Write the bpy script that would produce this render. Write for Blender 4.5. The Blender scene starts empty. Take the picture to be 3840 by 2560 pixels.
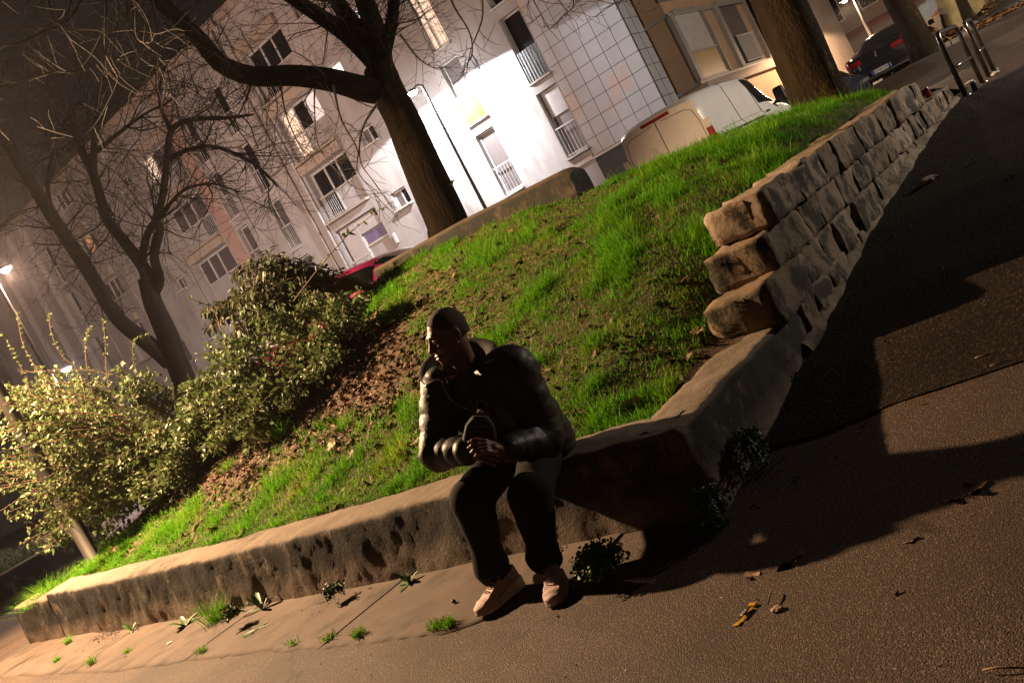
import bpy, math, random
import numpy as np
from mathutils import Matrix, Vector

# ------------------------------------------------------------------ camera, world, exposure
scene = bpy.context.scene
COL = scene.collection
R_ = math.radians
PITCH, ROLL, YAWF, HCAM, FPX = R_(4.05), R_(27.5), R_(-38.5), 1.28, 3600.0
_fw = np.array([0, math.cos(PITCH), -math.sin(PITCH)])
_up = np.array([0, math.sin(PITCH), math.cos(PITCH)])
_ri = np.array([1.0, 0, 0])
CR = math.cos(ROLL)*_ri - math.sin(ROLL)*_up
CU = math.sin(ROLL)*_ri + math.cos(ROLL)*_up
CAMP = np.array([0, 0, HCAM])
cam_d = bpy.data.cameras.new('camera')
cam_d.lens = FPX/3840*36; cam_d.sensor_width = 36; cam_d.sensor_fit = 'HORIZONTAL'
cam_d.clip_start = 0.05; cam_d.clip_end = 2000
cam = bpy.data.objects.new('camera', cam_d); COL.objects.link(cam)
M = Matrix.Identity(4)
for i in range(3):
    M[i][0], M[i][1], M[i][2], M[i][3] = CR[i], CU[i], -_fw[i], CAMP[i]
cam.matrix_world = M
scene.camera = cam

world = bpy.data.worlds.new('World'); scene.world = world; world.use_nodes = True
wn = world.node_tree.nodes; wl = world.node_tree.links
bg = wn['Background']
sky = wn.new('ShaderNodeTexSky'); sky.sky_type = 'NISHITA'; sky.sun_disc = False
sky.sun_elevation = R_(-5.0); sky.sun_rotation = R_(200); sky.air_density = 2.0; sky.dust_density = 4.0
# town glow: a faint even warm brown over the last of the twilight
addn = wn.new('ShaderNodeMix'); addn.data_type = 'RGBA'; addn.blend_type = 'ADD'
addn.inputs[0].default_value = 1.0
addn.inputs[7].default_value = (0.085, 0.064, 0.052, 1)
wl.new(sky.outputs[0], addn.inputs[6]); wl.new(addn.outputs[2], bg.inputs[0])
bg.inputs[1].default_value = 0.13
scene.view_settings.view_transform = 'Standard'; scene.view_settings.look = 'None'
scene.view_settings.exposure = 0.0; scene.view_settings.gamma = 1.0
scene.view_settings.use_curve_mapping = False
scene.cycles.use_denoising = True
scene.cycles.max_bounces = 6; scene.cycles.diffuse_bounces = 3; scene.cycles.glossy_bounces = 3
scene.cycles.transparent_max_bounces = 12; scene.cycles.transmission_bounces = 4
scene.cycles.sample_clamp_indirect = 4.0
scene.cycles.caustics_reflective = False; scene.cycles.caustics_refractive = False

# lamp powers (W) of the street lamps, each built further down with its post
KEY_POS = (-5.97, 9.85, 5.1);   KEY_W = 9000;   KEY_COL = (1.0, 0.64, 0.35)
LED_W = 4600;                  LED_COL = (0.97, 0.96, 1.0)
LED2_W = 1300
WARM_W = 2600;                 WARM_COL = (1.0, 0.66, 0.40)
SIDE_POS = (21.0, 13.0, 6.0);   SIDE_W = 9000;  SIDE_COL = (1.0, 0.84, 0.68)

rng = np.random.default_rng(7)

# ------------------------------------------------------------------ placing helpers
def ray(x, y):
    return (x-1920)/FPX*CR - (y-1280)/FPX*CU + _fw
def at(x, y, d):
    return CAMP + ray(x, y)*d
def atz(x, y, z):
    r = ray(x, y); return CAMP + r*((z-HCAM)/r[2])
A0 = np.array([.44, 3.9, 0.]); B0 = np.array([-6.53, 10.96, 0.])
EV = (A0-B0)/np.linalg.norm(A0-B0); LE = float(np.linalg.norm(A0-B0))
NB = np.array([-EV[1], EV[0], 0]); NB = NB if NB[1] > 0 else -NB
DV = np.array([.602, .798, 0]); DV /= np.linalg.norm(DV)
DN = np.array([-DV[1], DV[0], 0])          # into the planter
FV = np.array([math.cos(YAWF), math.sin(YAWF), 0]); PV = np.array([-math.sin(YAWF), math.cos(YAWF), 0])
def aw(P):
    P = np.asarray(P, float)
    return (P[..., :2]-B0[:2])@EV[:2], (P[..., :2]-A0[:2])@NB[:2]
def from_aw(a, w, z=0):
    a = np.asarray(a, float); w = np.asarray(w, float)
    xy = B0[:2] + a[..., None]*EV[:2] + w[..., None]*NB[:2]
    return np.concatenate([xy, np.broadcast_to(np.asarray(z, float), a.shape)[..., None]], -1)
def fpz(f, p, z=0.):
    return f*FV + p*PV + np.array([0, 0, z])
def sstep(e0, e1, x):
    t = np.clip((x-e0)/(e1-e0), 0, 1); return t*t*(3-2*t)

# ------------------------------------------------------------------ numpy value noise
_tab = np.random.default_rng(3).random((64, 64, 64))
def vnoise(P, s=1.0):
    Q = np.asarray(P, float)*s + 100.3
    i = np.floor(Q).astype(int); f = Q-i; f = f*f*(3-2*f)
    out = 0
    for dx in (0, 1):
        for dy in (0, 1):
            for dz in (0, 1):
                w = (f[..., 0] if dx else 1-f[..., 0])*(f[..., 1] if dy else 1-f[..., 1])*(f[..., 2] if dz else 1-f[..., 2])
                out = out + w*_tab[(i[..., 0]+dx) % 64, (i[..., 1]+dy) % 64, (i[..., 2]+dz) % 64]
    return out*2-1
def fbm(P, s=1.0, o=3):
    v = 0; a = 1; t = 0
    for k in range(o):
        v = v+a*vnoise(np.asarray(P)+k*7.1, s*2**k); t += a; a *= .5
    return v/t

# ------------------------------------------------------------------ materials
MATS = {}
def col4(c): return (c[0], c[1], c[2], 1)
def mat(name, color, rough=.7, color2=None, scale=4., detail=6, ramp=(.35, .65), bump=0., bscale=None, bdist=.01,
        metal=0., spec=.5, color3=None, scale3=12., ramp3=(.5, .7), stretch=None, island=0., coat=0., emit=None, estr=0., trans=0., subsurf=0., bdetail=4, leafy=0.):
    """Principled material; two noise-mixed colours, an optional third patchy one, bump from noise."""
    if name in MATS: return MATS[name]
    m = bpy.data.materials.new(name); m.use_nodes = True
    nt = m.node_tree; n = nt.nodes; l = nt.links
    b = n['Principled BSDF']
    b.inputs['Roughness'].default_value = rough; b.inputs['Metallic'].default_value = metal
    b.inputs['Specular IOR Level'].default_value = spec
    if coat: b.inputs['Coat Weight'].default_value = coat; b.inputs['Coat Roughness'].default_value = .05
    if trans: b.inputs['Transmission Weight'].default_value = trans
    if subsurf:
        b.inputs['Subsurface Weight'].default_value = subsurf; b.inputs['Subsurface Radius'].default_value = (.012, .005, .003)
    b.inputs['Base Color'].default_value = col4(color)
    tc = n.new('ShaderNodeNewGeometry'); vec = tc.outputs['Position']
    if stretch:
        mp = n.new('ShaderNodeMapping'); mp.inputs['Scale'].default_value = stretch
        l.new(vec, mp.inputs['Vector']); vec = mp.outputs['Vector']
    cur = None
    def noise(sc, det):
        t = n.new('ShaderNodeTexNoise'); t.inputs['Scale'].default_value = sc; t.inputs['Detail'].default_value = det
        t.inputs['Roughness'].default_value = .62
        l.new(vec, t.inputs['Vector']); return t.outputs['Fac']
    def rmp(fac, a, c):
        r = n.new('ShaderNodeMapRange'); r.inputs[1].default_value = a; r.inputs[2].default_value = c
        l.new(fac, r.inputs[0]); return r.outputs[0]
    def mixc(fac, a, c):
        x = n.new('ShaderNodeMix'); x.data_type = 'RGBA'
        if isinstance(a, tuple): x.inputs[6].default_value = a
        else: l.new(a, x.inputs[6])
        x.inputs[7].default_value = c; l.new(fac, x.inputs[0]); return x.outputs[2]
    if color2 is not None:
        cur = mixc(rmp(noise(scale, detail), *ramp), col4(color), col4(color2))
    if color3 is not None:
        cur = mixc(rmp(noise(scale3, 5), *ramp3), cur if cur is not None else col4(color), col4(color3))
    if island:
        g = n.new('ShaderNodeNewGeometry'); hs = n.new('ShaderNodeHueSaturation')
        v = n.new('ShaderNodeMapRange'); v.inputs[3].default_value = 1-island; v.inputs[4].default_value = 1+island
        l.new(g.outputs['Random Per Island'], v.inputs[0]); l.new(v.outputs[0], hs.inputs['Value'])
        h = n.new('ShaderNodeMapRange'); h.inputs[3].default_value = .5-.05*island; h.inputs[4].default_value = .5+.03*island
        l.new(g.outputs['Random Per Island'], h.inputs[0]); l.new(h.outputs[0], hs.inputs['Hue'])
        if cur is None: hs.inputs['Color'].default_value = col4(color)
        else: l.new(cur, hs.inputs['Color'])
        cur = hs.outputs[0]
    if cur is not None: l.new(cur, b.inputs['Base Color'])
    if bump:
        bp = n.new('ShaderNodeBump'); bp.inputs['Strength'].default_value = bump; bp.inputs['Distance'].default_value = bdist
        l.new(noise(bscale or scale*4, bdetail), bp.inputs['Height']); l.new(bp.outputs[0], b.inputs['Normal'])
    if leafy:      # light passing through thin leaves
        tr = n.new('ShaderNodeBsdfTranslucent'); tr.inputs[0].default_value = col4(color)
        if cur is not None: l.new(cur, tr.inputs[0])
        ms = n.new('ShaderNodeMixShader'); ms.inputs[0].default_value = leafy
        l.new(b.outputs[0], ms.inputs[1]); l.new(tr.outputs[0], ms.inputs[2]); l.new(ms.outputs[0], n['Material Output'].inputs['Surface'])
    if emit is not None:
        b.inputs['Emission Color'].default_value = col4(emit); b.inputs['Emission Strength'].default_value = estr
    MATS[name] = m
    return m

# ------------------------------------------------------------------ mesh helpers
def mesh_data(name, V, F, smooth=False):
    """V (n,3) array; F list of int arrays with 3 or 4 columns"""
    me = bpy.data.meshes.new(name)
    V = np.asarray(V, np.float32); F = [np.asarray(f, np.int32) for f in F if len(f)]
    nl = sum(f.size for f in F); npoly = sum(len(f) for f in F)
    me.vertices.add(len(V)); me.vertices.foreach_set('co', V.ravel())
    me.loops.add(nl); me.polygons.add(npoly)
    li = np.concatenate([f.ravel() for f in F]) if F else np.zeros(0, np.int32)
    tot = np.concatenate([np.full(len(f), f.shape[1], np.int32) for f in F]) if F else np.zeros(0, np.int32)
    st = np.concatenate([[0], np.cumsum(tot)[:-1]]).astype(np.int32)
    me.loops.foreach_set('vertex_index', li); me.polygons.foreach_set('loop_start', st); me.polygons.foreach_set('loop_total', tot)
    me.polygons.foreach_set('use_smooth', np.full(npoly, bool(smooth)))
    me.update(calc_edges=True); me.validate()
    return me
def link(name, me, material=None, parent=None, loc=None, rotz=None, label=None, cat=None, group=None, kind=None):
    o = bpy.data.objects.new(name, me); COL.objects.link(o)
    if material is not None and me is not None and len(me.materials) == 0: me.materials.append(material)
    if parent is not None: o.parent = parent
    if loc is not None: o.location = [float(c) for c in loc]
    if rotz is not None: o.rotation_euler = (0, 0, rotz)
    if label: o['label'] = label
    if cat: o['category'] = cat
    if group: o['group'] = group
    if kind: o['kind'] = kind
    return o
def empty(name, loc=(0, 0, 0), rotz=0, label=None, cat=None, group=None):
    return link(name, None, None, None, loc, rotz, label, cat, group)
def rotz(a):
    c, s = math.cos(a), math.sin(a); return np.array([[c, -s, 0], [s, c, 0], [0, 0, 1.]])
def frame_from(z, up=(0, 0, 1)):
    z = np.asarray(z, float); z = z/np.linalg.norm(z)
    u = np.asarray(up, float)
    if abs(z@u) > .98: u = np.array([0, 1., 0]) if abs(z[1]) < .9 else np.array([1., 0, 0])
    x = np.cross(u, z); x /= np.linalg.norm(x); y = np.cross(z, x)
    return np.stack([x, y, z], 1)
class MB:
    def __init__(s): s.v = []; s.q = []; s.t = []; s.n = 0
    def add(s, V, F):
        V = np.asarray(V, float).reshape(-1, 3); F = np.asarray(F, int)
        (s.q if F.shape[1] == 4 else s.t).append(F+s.n); s.v.append(V); s.n += len(V); return s
    def add2(s, V, Q, T):
        V = np.asarray(V, float).reshape(-1, 3)
        if len(Q): s.q.append(np.asarray(Q, int)+s.n)
        if len(T): s.t.append(np.asarray(T, int)+s.n)
        s.v.append(V); s.n += len(V); return s
    BOXQ = np.array([[0, 3, 2, 1], [4, 5, 6, 7], [0, 1, 5, 4], [1, 2, 6, 5], [2, 3, 7, 6], [3, 0, 4, 7]])
    def box(s, lo, hi, R=None, c=None):
        x0, y0, z0 = lo; x1, y1, z1 = hi
        V = np.array([[x0, y0, z0], [x1, y0, z0], [x1, y1, z0], [x0, y1, z0], [x0, y0, z1], [x1, y0, z1], [x1, y1, z1], [x0, y1, z1]], float)
        if R is not None: V = V@np.asarray(R).T
        if c is not None: V = V+np.asarray(c)
        return s.add(V, s.BOXQ)
    def tube(s, path, rad, n=8, cap=True):
        P = np.asarray(path, float); k = len(P)
        rad = np.broadcast_to(np.asarray(rad, float), (k,))
        T = np.gradient(P, axis=0) if k > 2 else np.repeat((P[-1]-P[0])[None], k, 0)
        T = T/(np.linalg.norm(T, axis=1, keepdims=True)+1e-9)
        X = np.zeros_like(P); ref = np.array([0, 0, 1.]) if abs(T[0][2]) < .9 else np.array([1., 0, 0])
        x = np.cross(ref, T[0]); x /= np.linalg.norm(x)
        for i in range(k):
            x = x-(x@T[i])*T[i]; x /= (np.linalg.norm(x)+1e-9); X[i] = x
        Y = np.cross(T, X)
        th = np.arange(n)/n*2*math.pi
        V = P[:, None]+rad[:, None, None]*(np.cos(th)[None, :, None]*X[:, None]+np.sin(th)[None, :, None]*Y[:, None])
        i = np.arange(k-1)[:, None]*n; j = np.arange(n)[None]; j2 = (j+1) % n
        Q = np.stack([i+j, i+j2, i+n+j2, i+n+j], -1).reshape(-1, 4)
        V = V.reshape(-1, 3); T_ = []
        if cap:
            V = np.concatenate([V, P[:1], P[-1:]]); c0 = k*n; c1 = c0+1
            for a in range(n):
                b = (a+1) % n; T_.append([c0, b, a]); T_.append([c1, (k-1)*n+a, (k-1)*n+b])
        return s.add2(V, Q, T_)
    def lathe(s, prof, n=16, c=(0, 0, 0), R=None):
        prof = np.asarray(prof, float); k = len(prof); th = np.arange(n)/n*2*math.pi
        V = np.stack([prof[:, 0][:, None]*np.cos(th), prof[:, 0][:, None]*np.sin(th), np.repeat(prof[:, 1][:, None], n, 1)], -1).reshape(-1, 3)
        i = np.arange(k-1)[:, None]*n; j = np.arange(n)[None]; j2 = (j+1) % n
        Q = np.stack([i+j, i+j2, i+n+j2, i+n+j], -1).reshape(-1, 4)
        if R is not None: V = V@np.asarray(R).T
        return s.add(V+np.asarray(c), Q)
    def prism(s, poly, y0, y1):
        """poly in (x,z) extruded along y"""
        poly = np.asarray(poly, float); n = len(poly)
        V = np.concatenate([np.stack([poly[:, 0], np.full(n, y0), poly[:, 1]], 1), np.stack([poly[:, 0], np.full(n, y1), poly[:, 1]], 1)])
        j = np.arange(n); j2 = (j+1) % n
        Q = np.stack([j, j2, j2+n, j+n], 1)
        cA = poly.mean(0); V = np.concatenate([V, [[cA[0], y0, cA[1]], [cA[0], y1, cA[1]]]])
        T = [[2*n, b, a] for a, b in zip(j, j2)]+[[2*n+1, a+n, b+n] for a, b in zip(j, j2)]
        return s.add2(V, Q, T)
    def grid(s, P):
        """P (n,m,3)"""
        n, m = P.shape[:2]
        i = np.arange(n-1)[:, None]*m; j = np.arange(m-1)[None]
        Q = np.stack([i+j, i+j+1, i+m+j+1, i+m+j], -1).reshape(-1, 4)
        return s.add(P.reshape(-1, 3), Q)
    def data(s, name, smooth=False):
        return mesh_data(name, np.concatenate(s.v) if s.v else np.zeros((0, 3)), s.q+s.t, smooth)
    def build(s, name, material, parent=None, smooth=False, **kw):
        return link(name, s.data(name, smooth), material, parent, **kw)
def bevel_obj(o, w=.01, seg=2):
    m = o.modifiers.new('bevel', 'BEVEL'); m.width = w; m.segments = seg; m.limit_method = 'ANGLE'; m.angle_limit = R_(40); return o
def spline(pts, n):
    """Catmull-Rom through pts (k,d) -> n samples"""
    P = np.asarray(pts, float); P = np.concatenate([[2*P[0]-P[1]], P, [2*P[-1]-P[-2]]])
    k = len(P)-3; t = np.linspace(0, k-1e-6, n); i = t.astype(int); f = (t-i)[:, None]
    a, b, c, d = P[i], P[i+1], P[i+2], P[i+3]
    return .5*((2*b)+(-a+c)*f+(2*a-5*b+4*c-d)*f**2+(-a+3*b-3*c+d)*f**3)

# ------------------------------------------------------------------ implicit surfaces (bodies, clothes, shoes)
def polygonize(fn, lo, hi, h):
    lo = np.asarray(lo, float); hi = np.asarray(hi, float)
    ax = [np.arange(lo[i], hi[i]+h, h) for i in range(3)]
    X = np.stack(np.meshgrid(*ax, indexing='ij'), -1)
    g = fn(X).astype(np.float32)
    nx, ny, nz = g.shape
    acc = np.zeros((nx-1, ny-1, nz-1, 3), np.float32); cnt = np.zeros((nx-1, ny-1, nz-1), np.float32)
    off = [(0, 0, 0), (1, 0, 0), (0, 1, 0), (1, 1, 0), (0, 0, 1), (1, 0, 1), (0, 1, 1), (1, 1, 1)]
    sub = lambda o: g[o[0]:nx-1+o[0], o[1]:ny-1+o[1], o[2]:nz-1+o[2]]
    for a in off:
        for d in range(3):
            if a[d] == 0:
                b = list(a); b[d] = 1; ga, gb = sub(a), sub(b)
                m = (ga < 0) != (gb < 0)
                t = np.where(m, ga/(ga-gb+1e-12), 0)
                for k in range(3):
                    acc[..., k] += np.where(m, a[k]+(t if k == d else 0), 0)
                cnt += m
    act = cnt > 0
    idx = -np.ones(act.shape, np.int32); idx[act] = np.arange(act.sum())
    ijk = np.argwhere(act)
    V = lo+(ijk+acc[act]/cnt[act][:, None])*h
    Q = []
    ins = g < 0
    for d in range(3):
        e1, e2 = [(1, 2), (2, 0), (0, 1)][d]
        sl0 = [slice(1, -1)]*3; sl1 = [slice(1, -1)]*3
        sl0[d] = slice(0, -1); sl1[d] = slice(1, None)
        a_, b_ = ins[tuple(sl0)], ins[tuple(sl1)]
        c = np.argwhere(a_ != b_)
        if not len(c): continue
        s0 = a_[tuple(c.T)]
        base = c.copy()
        for k in range(3):
            if k != d: base[:, k] += 1
        def cell(o1, o2):
            q = base.copy(); q[:, e1] += o1; q[:, e2] += o2
            return idx[q[:, 0], q[:, 1], q[:, 2]]
        q = np.stack([cell(-1, -1), cell(0, -1), cell(0, 0), cell(-1, 0)], 1)
        q[~s0] = q[~s0][:, ::-1]
        Q.append(q[(q >= 0).all(1)])
    return V, np.concatenate(Q)
def smin(a, b, k):
    h = np.clip(.5+.5*(b-a)/k, 0, 1); return b*(1-h)+a*h-k*h*(1-h)
def capsule(P, a, b, ra, rb=None):
    a = np.asarray(a, float); b = np.asarray(b, float); rb = ra if rb is None else rb
    d = b-a; t = np.clip(((P-a)@d)/(d@d), 0, 1)
    return np.linalg.norm(P-a-t[..., None]*d, axis=-1)-(ra+(rb-ra)*t)
def ellip(P, c, r, R=None):
    q = P-np.asarray(c, float)
    if R is not None: q = q@np.asarray(R)
    r = np.asarray(r, float); k = np.linalg.norm(q/r, axis=-1); k2 = np.linalg.norm(q/r**2, axis=-1)+1e-9
    return k*(k-1)/k2
def rbox(P, c, hs, r, R=None):
    q = P-np.asarray(c, float)
    if R is not None: q = q@np.asarray(R)
    d = np.abs(q)-(np.asarray(hs)-r)
    return np.linalg.norm(np.maximum(d, 0), axis=-1)+np.minimum(d.max(-1), 0)-r
# ================================================================== SETTING: ground
def near_z(w):
    return -.07+np.interp(w, [0, 2, 3, 3.8, 5, 6.35, 8.7, 12], [0, .22, .32, .41, .47, .57, .66, .66])
_ctl = []
for a_ in np.arange(-6, 16, 1.5):
    for w_ in (-8, -5, -3, -1.5, -.3):
        p_ = from_aw(a_, w_); _ctl.append((p_[0], p_[1], -.07 if a_ > 2 else -.03))
for s_ in np.arange(0, 9.5, .75):
    for o_ in (0., .8, 1.8, 3.2):
        p_ = A0+DV*s_-DN*o_; _ctl.append((p_[0], p_[1], float(near_z(((p_-A0)[:2])@NB[:2]))))
for x_, y_, d_ in [(3750, 200, 16), (3840, 100, 20), (3507, 225, 24), (3415, 287, 27), (3679, 101, 26), (3398, 293, 26), (3470, 190, 24), (3540, 130, 26),
                   (3620, 60, 29), (3700, 20, 32), (3840, -60, 34), (3500, 60, 34), (3450, 100, 38)]:
    _ctl.append(tuple(at(x_, y_, d_)))
_ctl.append((22.8, 43.2, 1.7))
_ctl += [(6.04, 11.22, .56), (7.15, 12.78, .56), (5, 18, .55), (3.5, 17, .55), (7.5, 21, .57), (10, 30, .62), (2, 28, .55), (0, 15, .8), (-3, 16, .85), (-2, 20, .7),
         (-10, 35, .4), (-20, 45, .3), (-10, 20, .05), (-9, 13, 0.), (-8, 9, 0.), (-12, 13, 0), (-14, 22, .05), (10, 5, .2), (14, 10, .5), (30, 20, 1.0), (20, 60, 1.), (0, 60, .6), (60, 60, 1.5), (-60, 60, 0), (-40, 10, 0), (40, -5, .3)]
_ctl = np.array(_ctl)
def ground_z(x, y):
    x = np.asarray(x, float); y = np.asarray(y, float)
    d2 = (x[..., None]-_ctl[:, 0])**2+(y[..., None]-_ctl[:, 1])**2+.25
    wt = d2**-1.9
    return (wt*_ctl[:, 2]).sum(-1)/wt.sum(-1)

def asphalt_mat(name, base, spec_c, scale=95., bump=.75, rough=.75, patch=(.03, .022, .016)):
    m = mat(name, base, rough, spec=.35); nt = m.node_tree; n = nt.nodes; l = nt.links; b = n['Principled BSDF']
    tc = n.new('ShaderNodeTexCoord')
    v = n.new('ShaderNodeTexVoronoi'); v.inputs['Scale'].default_value = scale; v.inputs['Randomness'].default_value = 1.; l.new(tc.outputs['Object'], v.inputs['Vector'])
    sep = n.new('ShaderNodeSeparateColor'); l.new(v.outputs['Color'], sep.inputs[0])
    r = n.new('ShaderNodeMapRange'); r.inputs[1].default_value = .80; r.inputs[2].default_value = 1.0; l.new(sep.outputs[0], r.inputs[0])
    n0 = n.new('ShaderNodeTexNoise'); n0.inputs['Scale'].default_value = scale*1.1; n0.inputs['Detail'].default_value = 2; l.new(tc.outputs['Object'], n0.inputs['Vector'])
    r0 = n.new('ShaderNodeMapRange'); r0.inputs[1].default_value = .48; r0.inputs[2].default_value = .72; r0.inputs[4].default_value = .55; l.new(n0.outputs[0], r0.inputs[0])
    sm = n.new('ShaderNodeMath'); sm.operation = 'MAXIMUM'; l.new(r.outputs[0], sm.inputs[0]); l.new(r0.outputs[0], sm.inputs[1]); r = sm
    mx = n.new('ShaderNodeMix'); mx.data_type = 'RGBA'; mx.inputs[6].default_value = col4(base); mx.inputs[7].default_value = col4(spec_c); l.new(r.outputs[0], mx.inputs[0])
    nz = n.new('ShaderNodeTexNoise'); nz.inputs['Scale'].default_value = 1.3; nz.inputs['Detail'].default_value = 8; l.new(tc.outputs['Object'], nz.inputs['Vector'])
    r2 = n.new('ShaderNodeMapRange'); r2.inputs[1].default_value = .45; r2.inputs[2].default_value = .75; r2.inputs[4].default_value = .75; l.new(nz.outputs[0], r2.inputs[0])
    m2 = n.new('ShaderNodeMix'); m2.data_type = 'RGBA'; m2.inputs[7].default_value = col4(patch); l.new(mx.outputs[2], m2.inputs[6]); l.new(r2.outputs[0], m2.inputs[0])
    wv_ = n.new('ShaderNodeTexNoise'); wv_.inputs['Scale'].default_value = 3.; wv_.inputs['Detail'].default_value = 5; l.new(tc.outputs['Object'], wv_.inputs['Vector'])
    va = n.new('ShaderNodeVectorMath'); va.operation = 'MULTIPLY_ADD'; va.inputs[1].default_value = (.35, .35, .35); l.new(wv_.outputs['Color'], va.inputs[0]); l.new(tc.outputs['Object'], va.inputs[2])
    cv = n.new('ShaderNodeTexVoronoi'); cv.feature = 'DISTANCE_TO_EDGE'; cv.inputs['Scale'].default_value = .42; l.new(va.outputs[0], cv.inputs['Vector'])
    cr = n.new('ShaderNodeMapRange'); cr.inputs[1].default_value = .004; cr.inputs[2].default_value = .0; cr.inputs[4].default_value = .85; l.new(cv.outputs[0], cr.inputs[0])
    m3 = n.new('ShaderNodeMix'); m3.data_type = 'RGBA'; m3.inputs[7].default_value = (.012, .009, .006, 1); l.new(m2.outputs[2], m3.inputs[6]); l.new(cr.outputs[0], m3.inputs[0]); m2 = m3
    l.new(m2.outputs[2], b.inputs['Base Color'])
    n3 = n.new('ShaderNodeTexNoise'); n3.inputs['Scale'].default_value = scale*.55; n3.inputs['Detail'].default_value = 3; l.new(tc.outputs['Object'], n3.inputs['Vector'])
    ad = n.new('ShaderNodeMath'); ad.operation = 'SUBTRACT'; l.new(n3.outputs[0], ad.inputs[0]); l.new(v.outputs['Distance'], ad.inputs[1])
    bp = n.new('ShaderNodeBump'); bp.inputs['Strength'].default_value = bump; bp.inputs['Distance'].default_value = .006
    l.new(ad.outputs[0], bp.inputs['Height']); l.new(bp.outputs[0], b.inputs['Normal'])
    return m
M_ASPH = asphalt_mat('worn brown asphalt', (.046, .029, .019), (.20, .135, .09), 190., .55, patch=(.028, .018, .012))
M_ROAD = asphalt_mat('grey road asphalt', (.10, .095, .09), (.2, .19, .18), 60, .4, .55, (.06, .055, .05))
def warp_axis(lo, hi, c0, c1, fine, n_out):
    core = np.arange(c0, c1+fine, fine)
    def side(L, n):
        t = np.linspace(0, 1, n+1)[1:]; return L*t**2.2
    return np.concatenate([(c0-side(c0-lo, n_out))[::-1], core, core[-1]+side(hi-core[-1], n_out)])
gx = warp_axis(-110, 110, -9, 12, .22, 26); gy = warp_axis(-40, 160, 0, 22, .22, 30)
GX, GY = np.meshgrid(gx, gy, indexing='ij'); GZ = ground_z(GX, GY)
GP = np.stack([GX, GY, GZ], -1); GP[..., 2] += .002*fbm(GP, 1.1, 3)
mb = MB(); mb.grid(np.transpose(GP, (1, 0, 2))); o = mb.build('ground', M_ASPH, smooth=True, kind='structure')
def gz(P, add=0.):
    P = np.asarray(P, float); return np.array([P[0], P[1], float(ground_z(P[0], P[1]))+add])

# ------------------------------------------------------------------ smooth concrete strip along the low wall, slab by slab
M_STRIP = mat('worn concrete strip', (.115, .077, .054), .85, (.075, .05, .036), 2.2, color3=(.03, .02, .014), scale3=3.2, ramp3=(.5, .68), bump=.35, bscale=160, bdist=.003)
strip = empty('paved_strip', from_aw(5., -.35, -.07)); strip['kind'] = 'structure'
cuts = [.05, 1.15, 3.35, 5.75, 7.6, 9.35]
for i in range(len(cuts)-1):
    a = np.linspace(cuts[i]+.012, cuts[i+1]-.012, 90); t = np.linspace(0, 1, 10)
    w0 = .02; w1 = -.68-.02*np.sin(a*1.7)-.025*vnoise(np.stack([a, a*0, a*0], -1), 4.)-.015*vnoise(np.stack([a, a*0+5, a*0], -1), 13.)
    if i == len(cuts)-2: w1 = w1*(1-.5*sstep(8.7, 9.35, a))
    Wg = w0+(w1-w0)[:, None]*t[None]; Ag = np.repeat(a[:, None], 10, 1)
    P = from_aw(Ag, Wg); P[..., 2] = ground_z(P[..., 0], P[..., 1])+.012-.010*t[None]**4+.004*fbm(P, 2.)
    P2 = P[:, -1:].copy(); P2[..., 2] -= .04; P = np.concatenate([P, P2], 1)
    mb = MB(); mb.grid(P-np.array(strip.location)); mb.build('slab', M_STRIP, strip, smooth=True)

# ------------------------------------------------------------------ darker, coarser surface of the ramp beside the stone wall
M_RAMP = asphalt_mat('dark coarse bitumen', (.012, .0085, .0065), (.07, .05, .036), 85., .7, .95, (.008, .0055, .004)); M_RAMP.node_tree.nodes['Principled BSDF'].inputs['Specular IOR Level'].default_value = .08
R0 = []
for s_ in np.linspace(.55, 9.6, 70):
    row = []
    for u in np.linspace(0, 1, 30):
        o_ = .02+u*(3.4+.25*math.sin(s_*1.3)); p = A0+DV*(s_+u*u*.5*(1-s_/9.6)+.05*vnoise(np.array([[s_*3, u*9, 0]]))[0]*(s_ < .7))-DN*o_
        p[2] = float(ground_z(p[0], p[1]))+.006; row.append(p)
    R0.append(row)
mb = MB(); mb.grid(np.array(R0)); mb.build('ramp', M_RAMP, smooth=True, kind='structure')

# ================================================================== planter: earth mound
_Hw = np.array([.0, .3, 1.0, 2.0, 3.2, 4.6, 6.0, 8.0, 10., 13.])
_Ha = np.array([-.3, 0.3, 2., 4., 6.4, 7.05, 7.95, 8.5, 9.05, 9.4, 9.62])      # along the wall, sheared so that the right wall sits at 9.92
_Hz = np.array([
 [.36, .40, .45, .5, .55, .6, .6, .6, .6, .6],
 [.38, .42, .5, .6, .75, .9, .9, .9, .8, .7],
 [.38, .43, .64, .95, 1.28, 1.55, 1.5, 1.2, .5, .3],
 [.33, .36, .60, 1.0, 1.52, 1.95, 1.7, 1.2, .5, .3],
 [.31, .34, .55, .91, 1.35, 1.73, 1.70, 1.4, .8, .3],
 [.31, .34, .55, .90, 1.30, 1.60, 1.56, 1.3, .8, .3],
 [.30, .33, .52, .86, 1.22, 1.49, 1.47, 1.3, .8, .3],
 [.30, .33, .50, .84, 1.16, 1.40, 1.40, 1.28, .8, .3],
 [.30, .33, .49, .80, 1.10, 1.27, 1.28, 1.2, .8, .3],
 [.30, .32, .36, .60, .95, 1.09, 1.12, 1.10, .75, .3],
 [.26, .28, .30, .42, .80, .92, .93, .93, .7, .3]])
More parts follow.
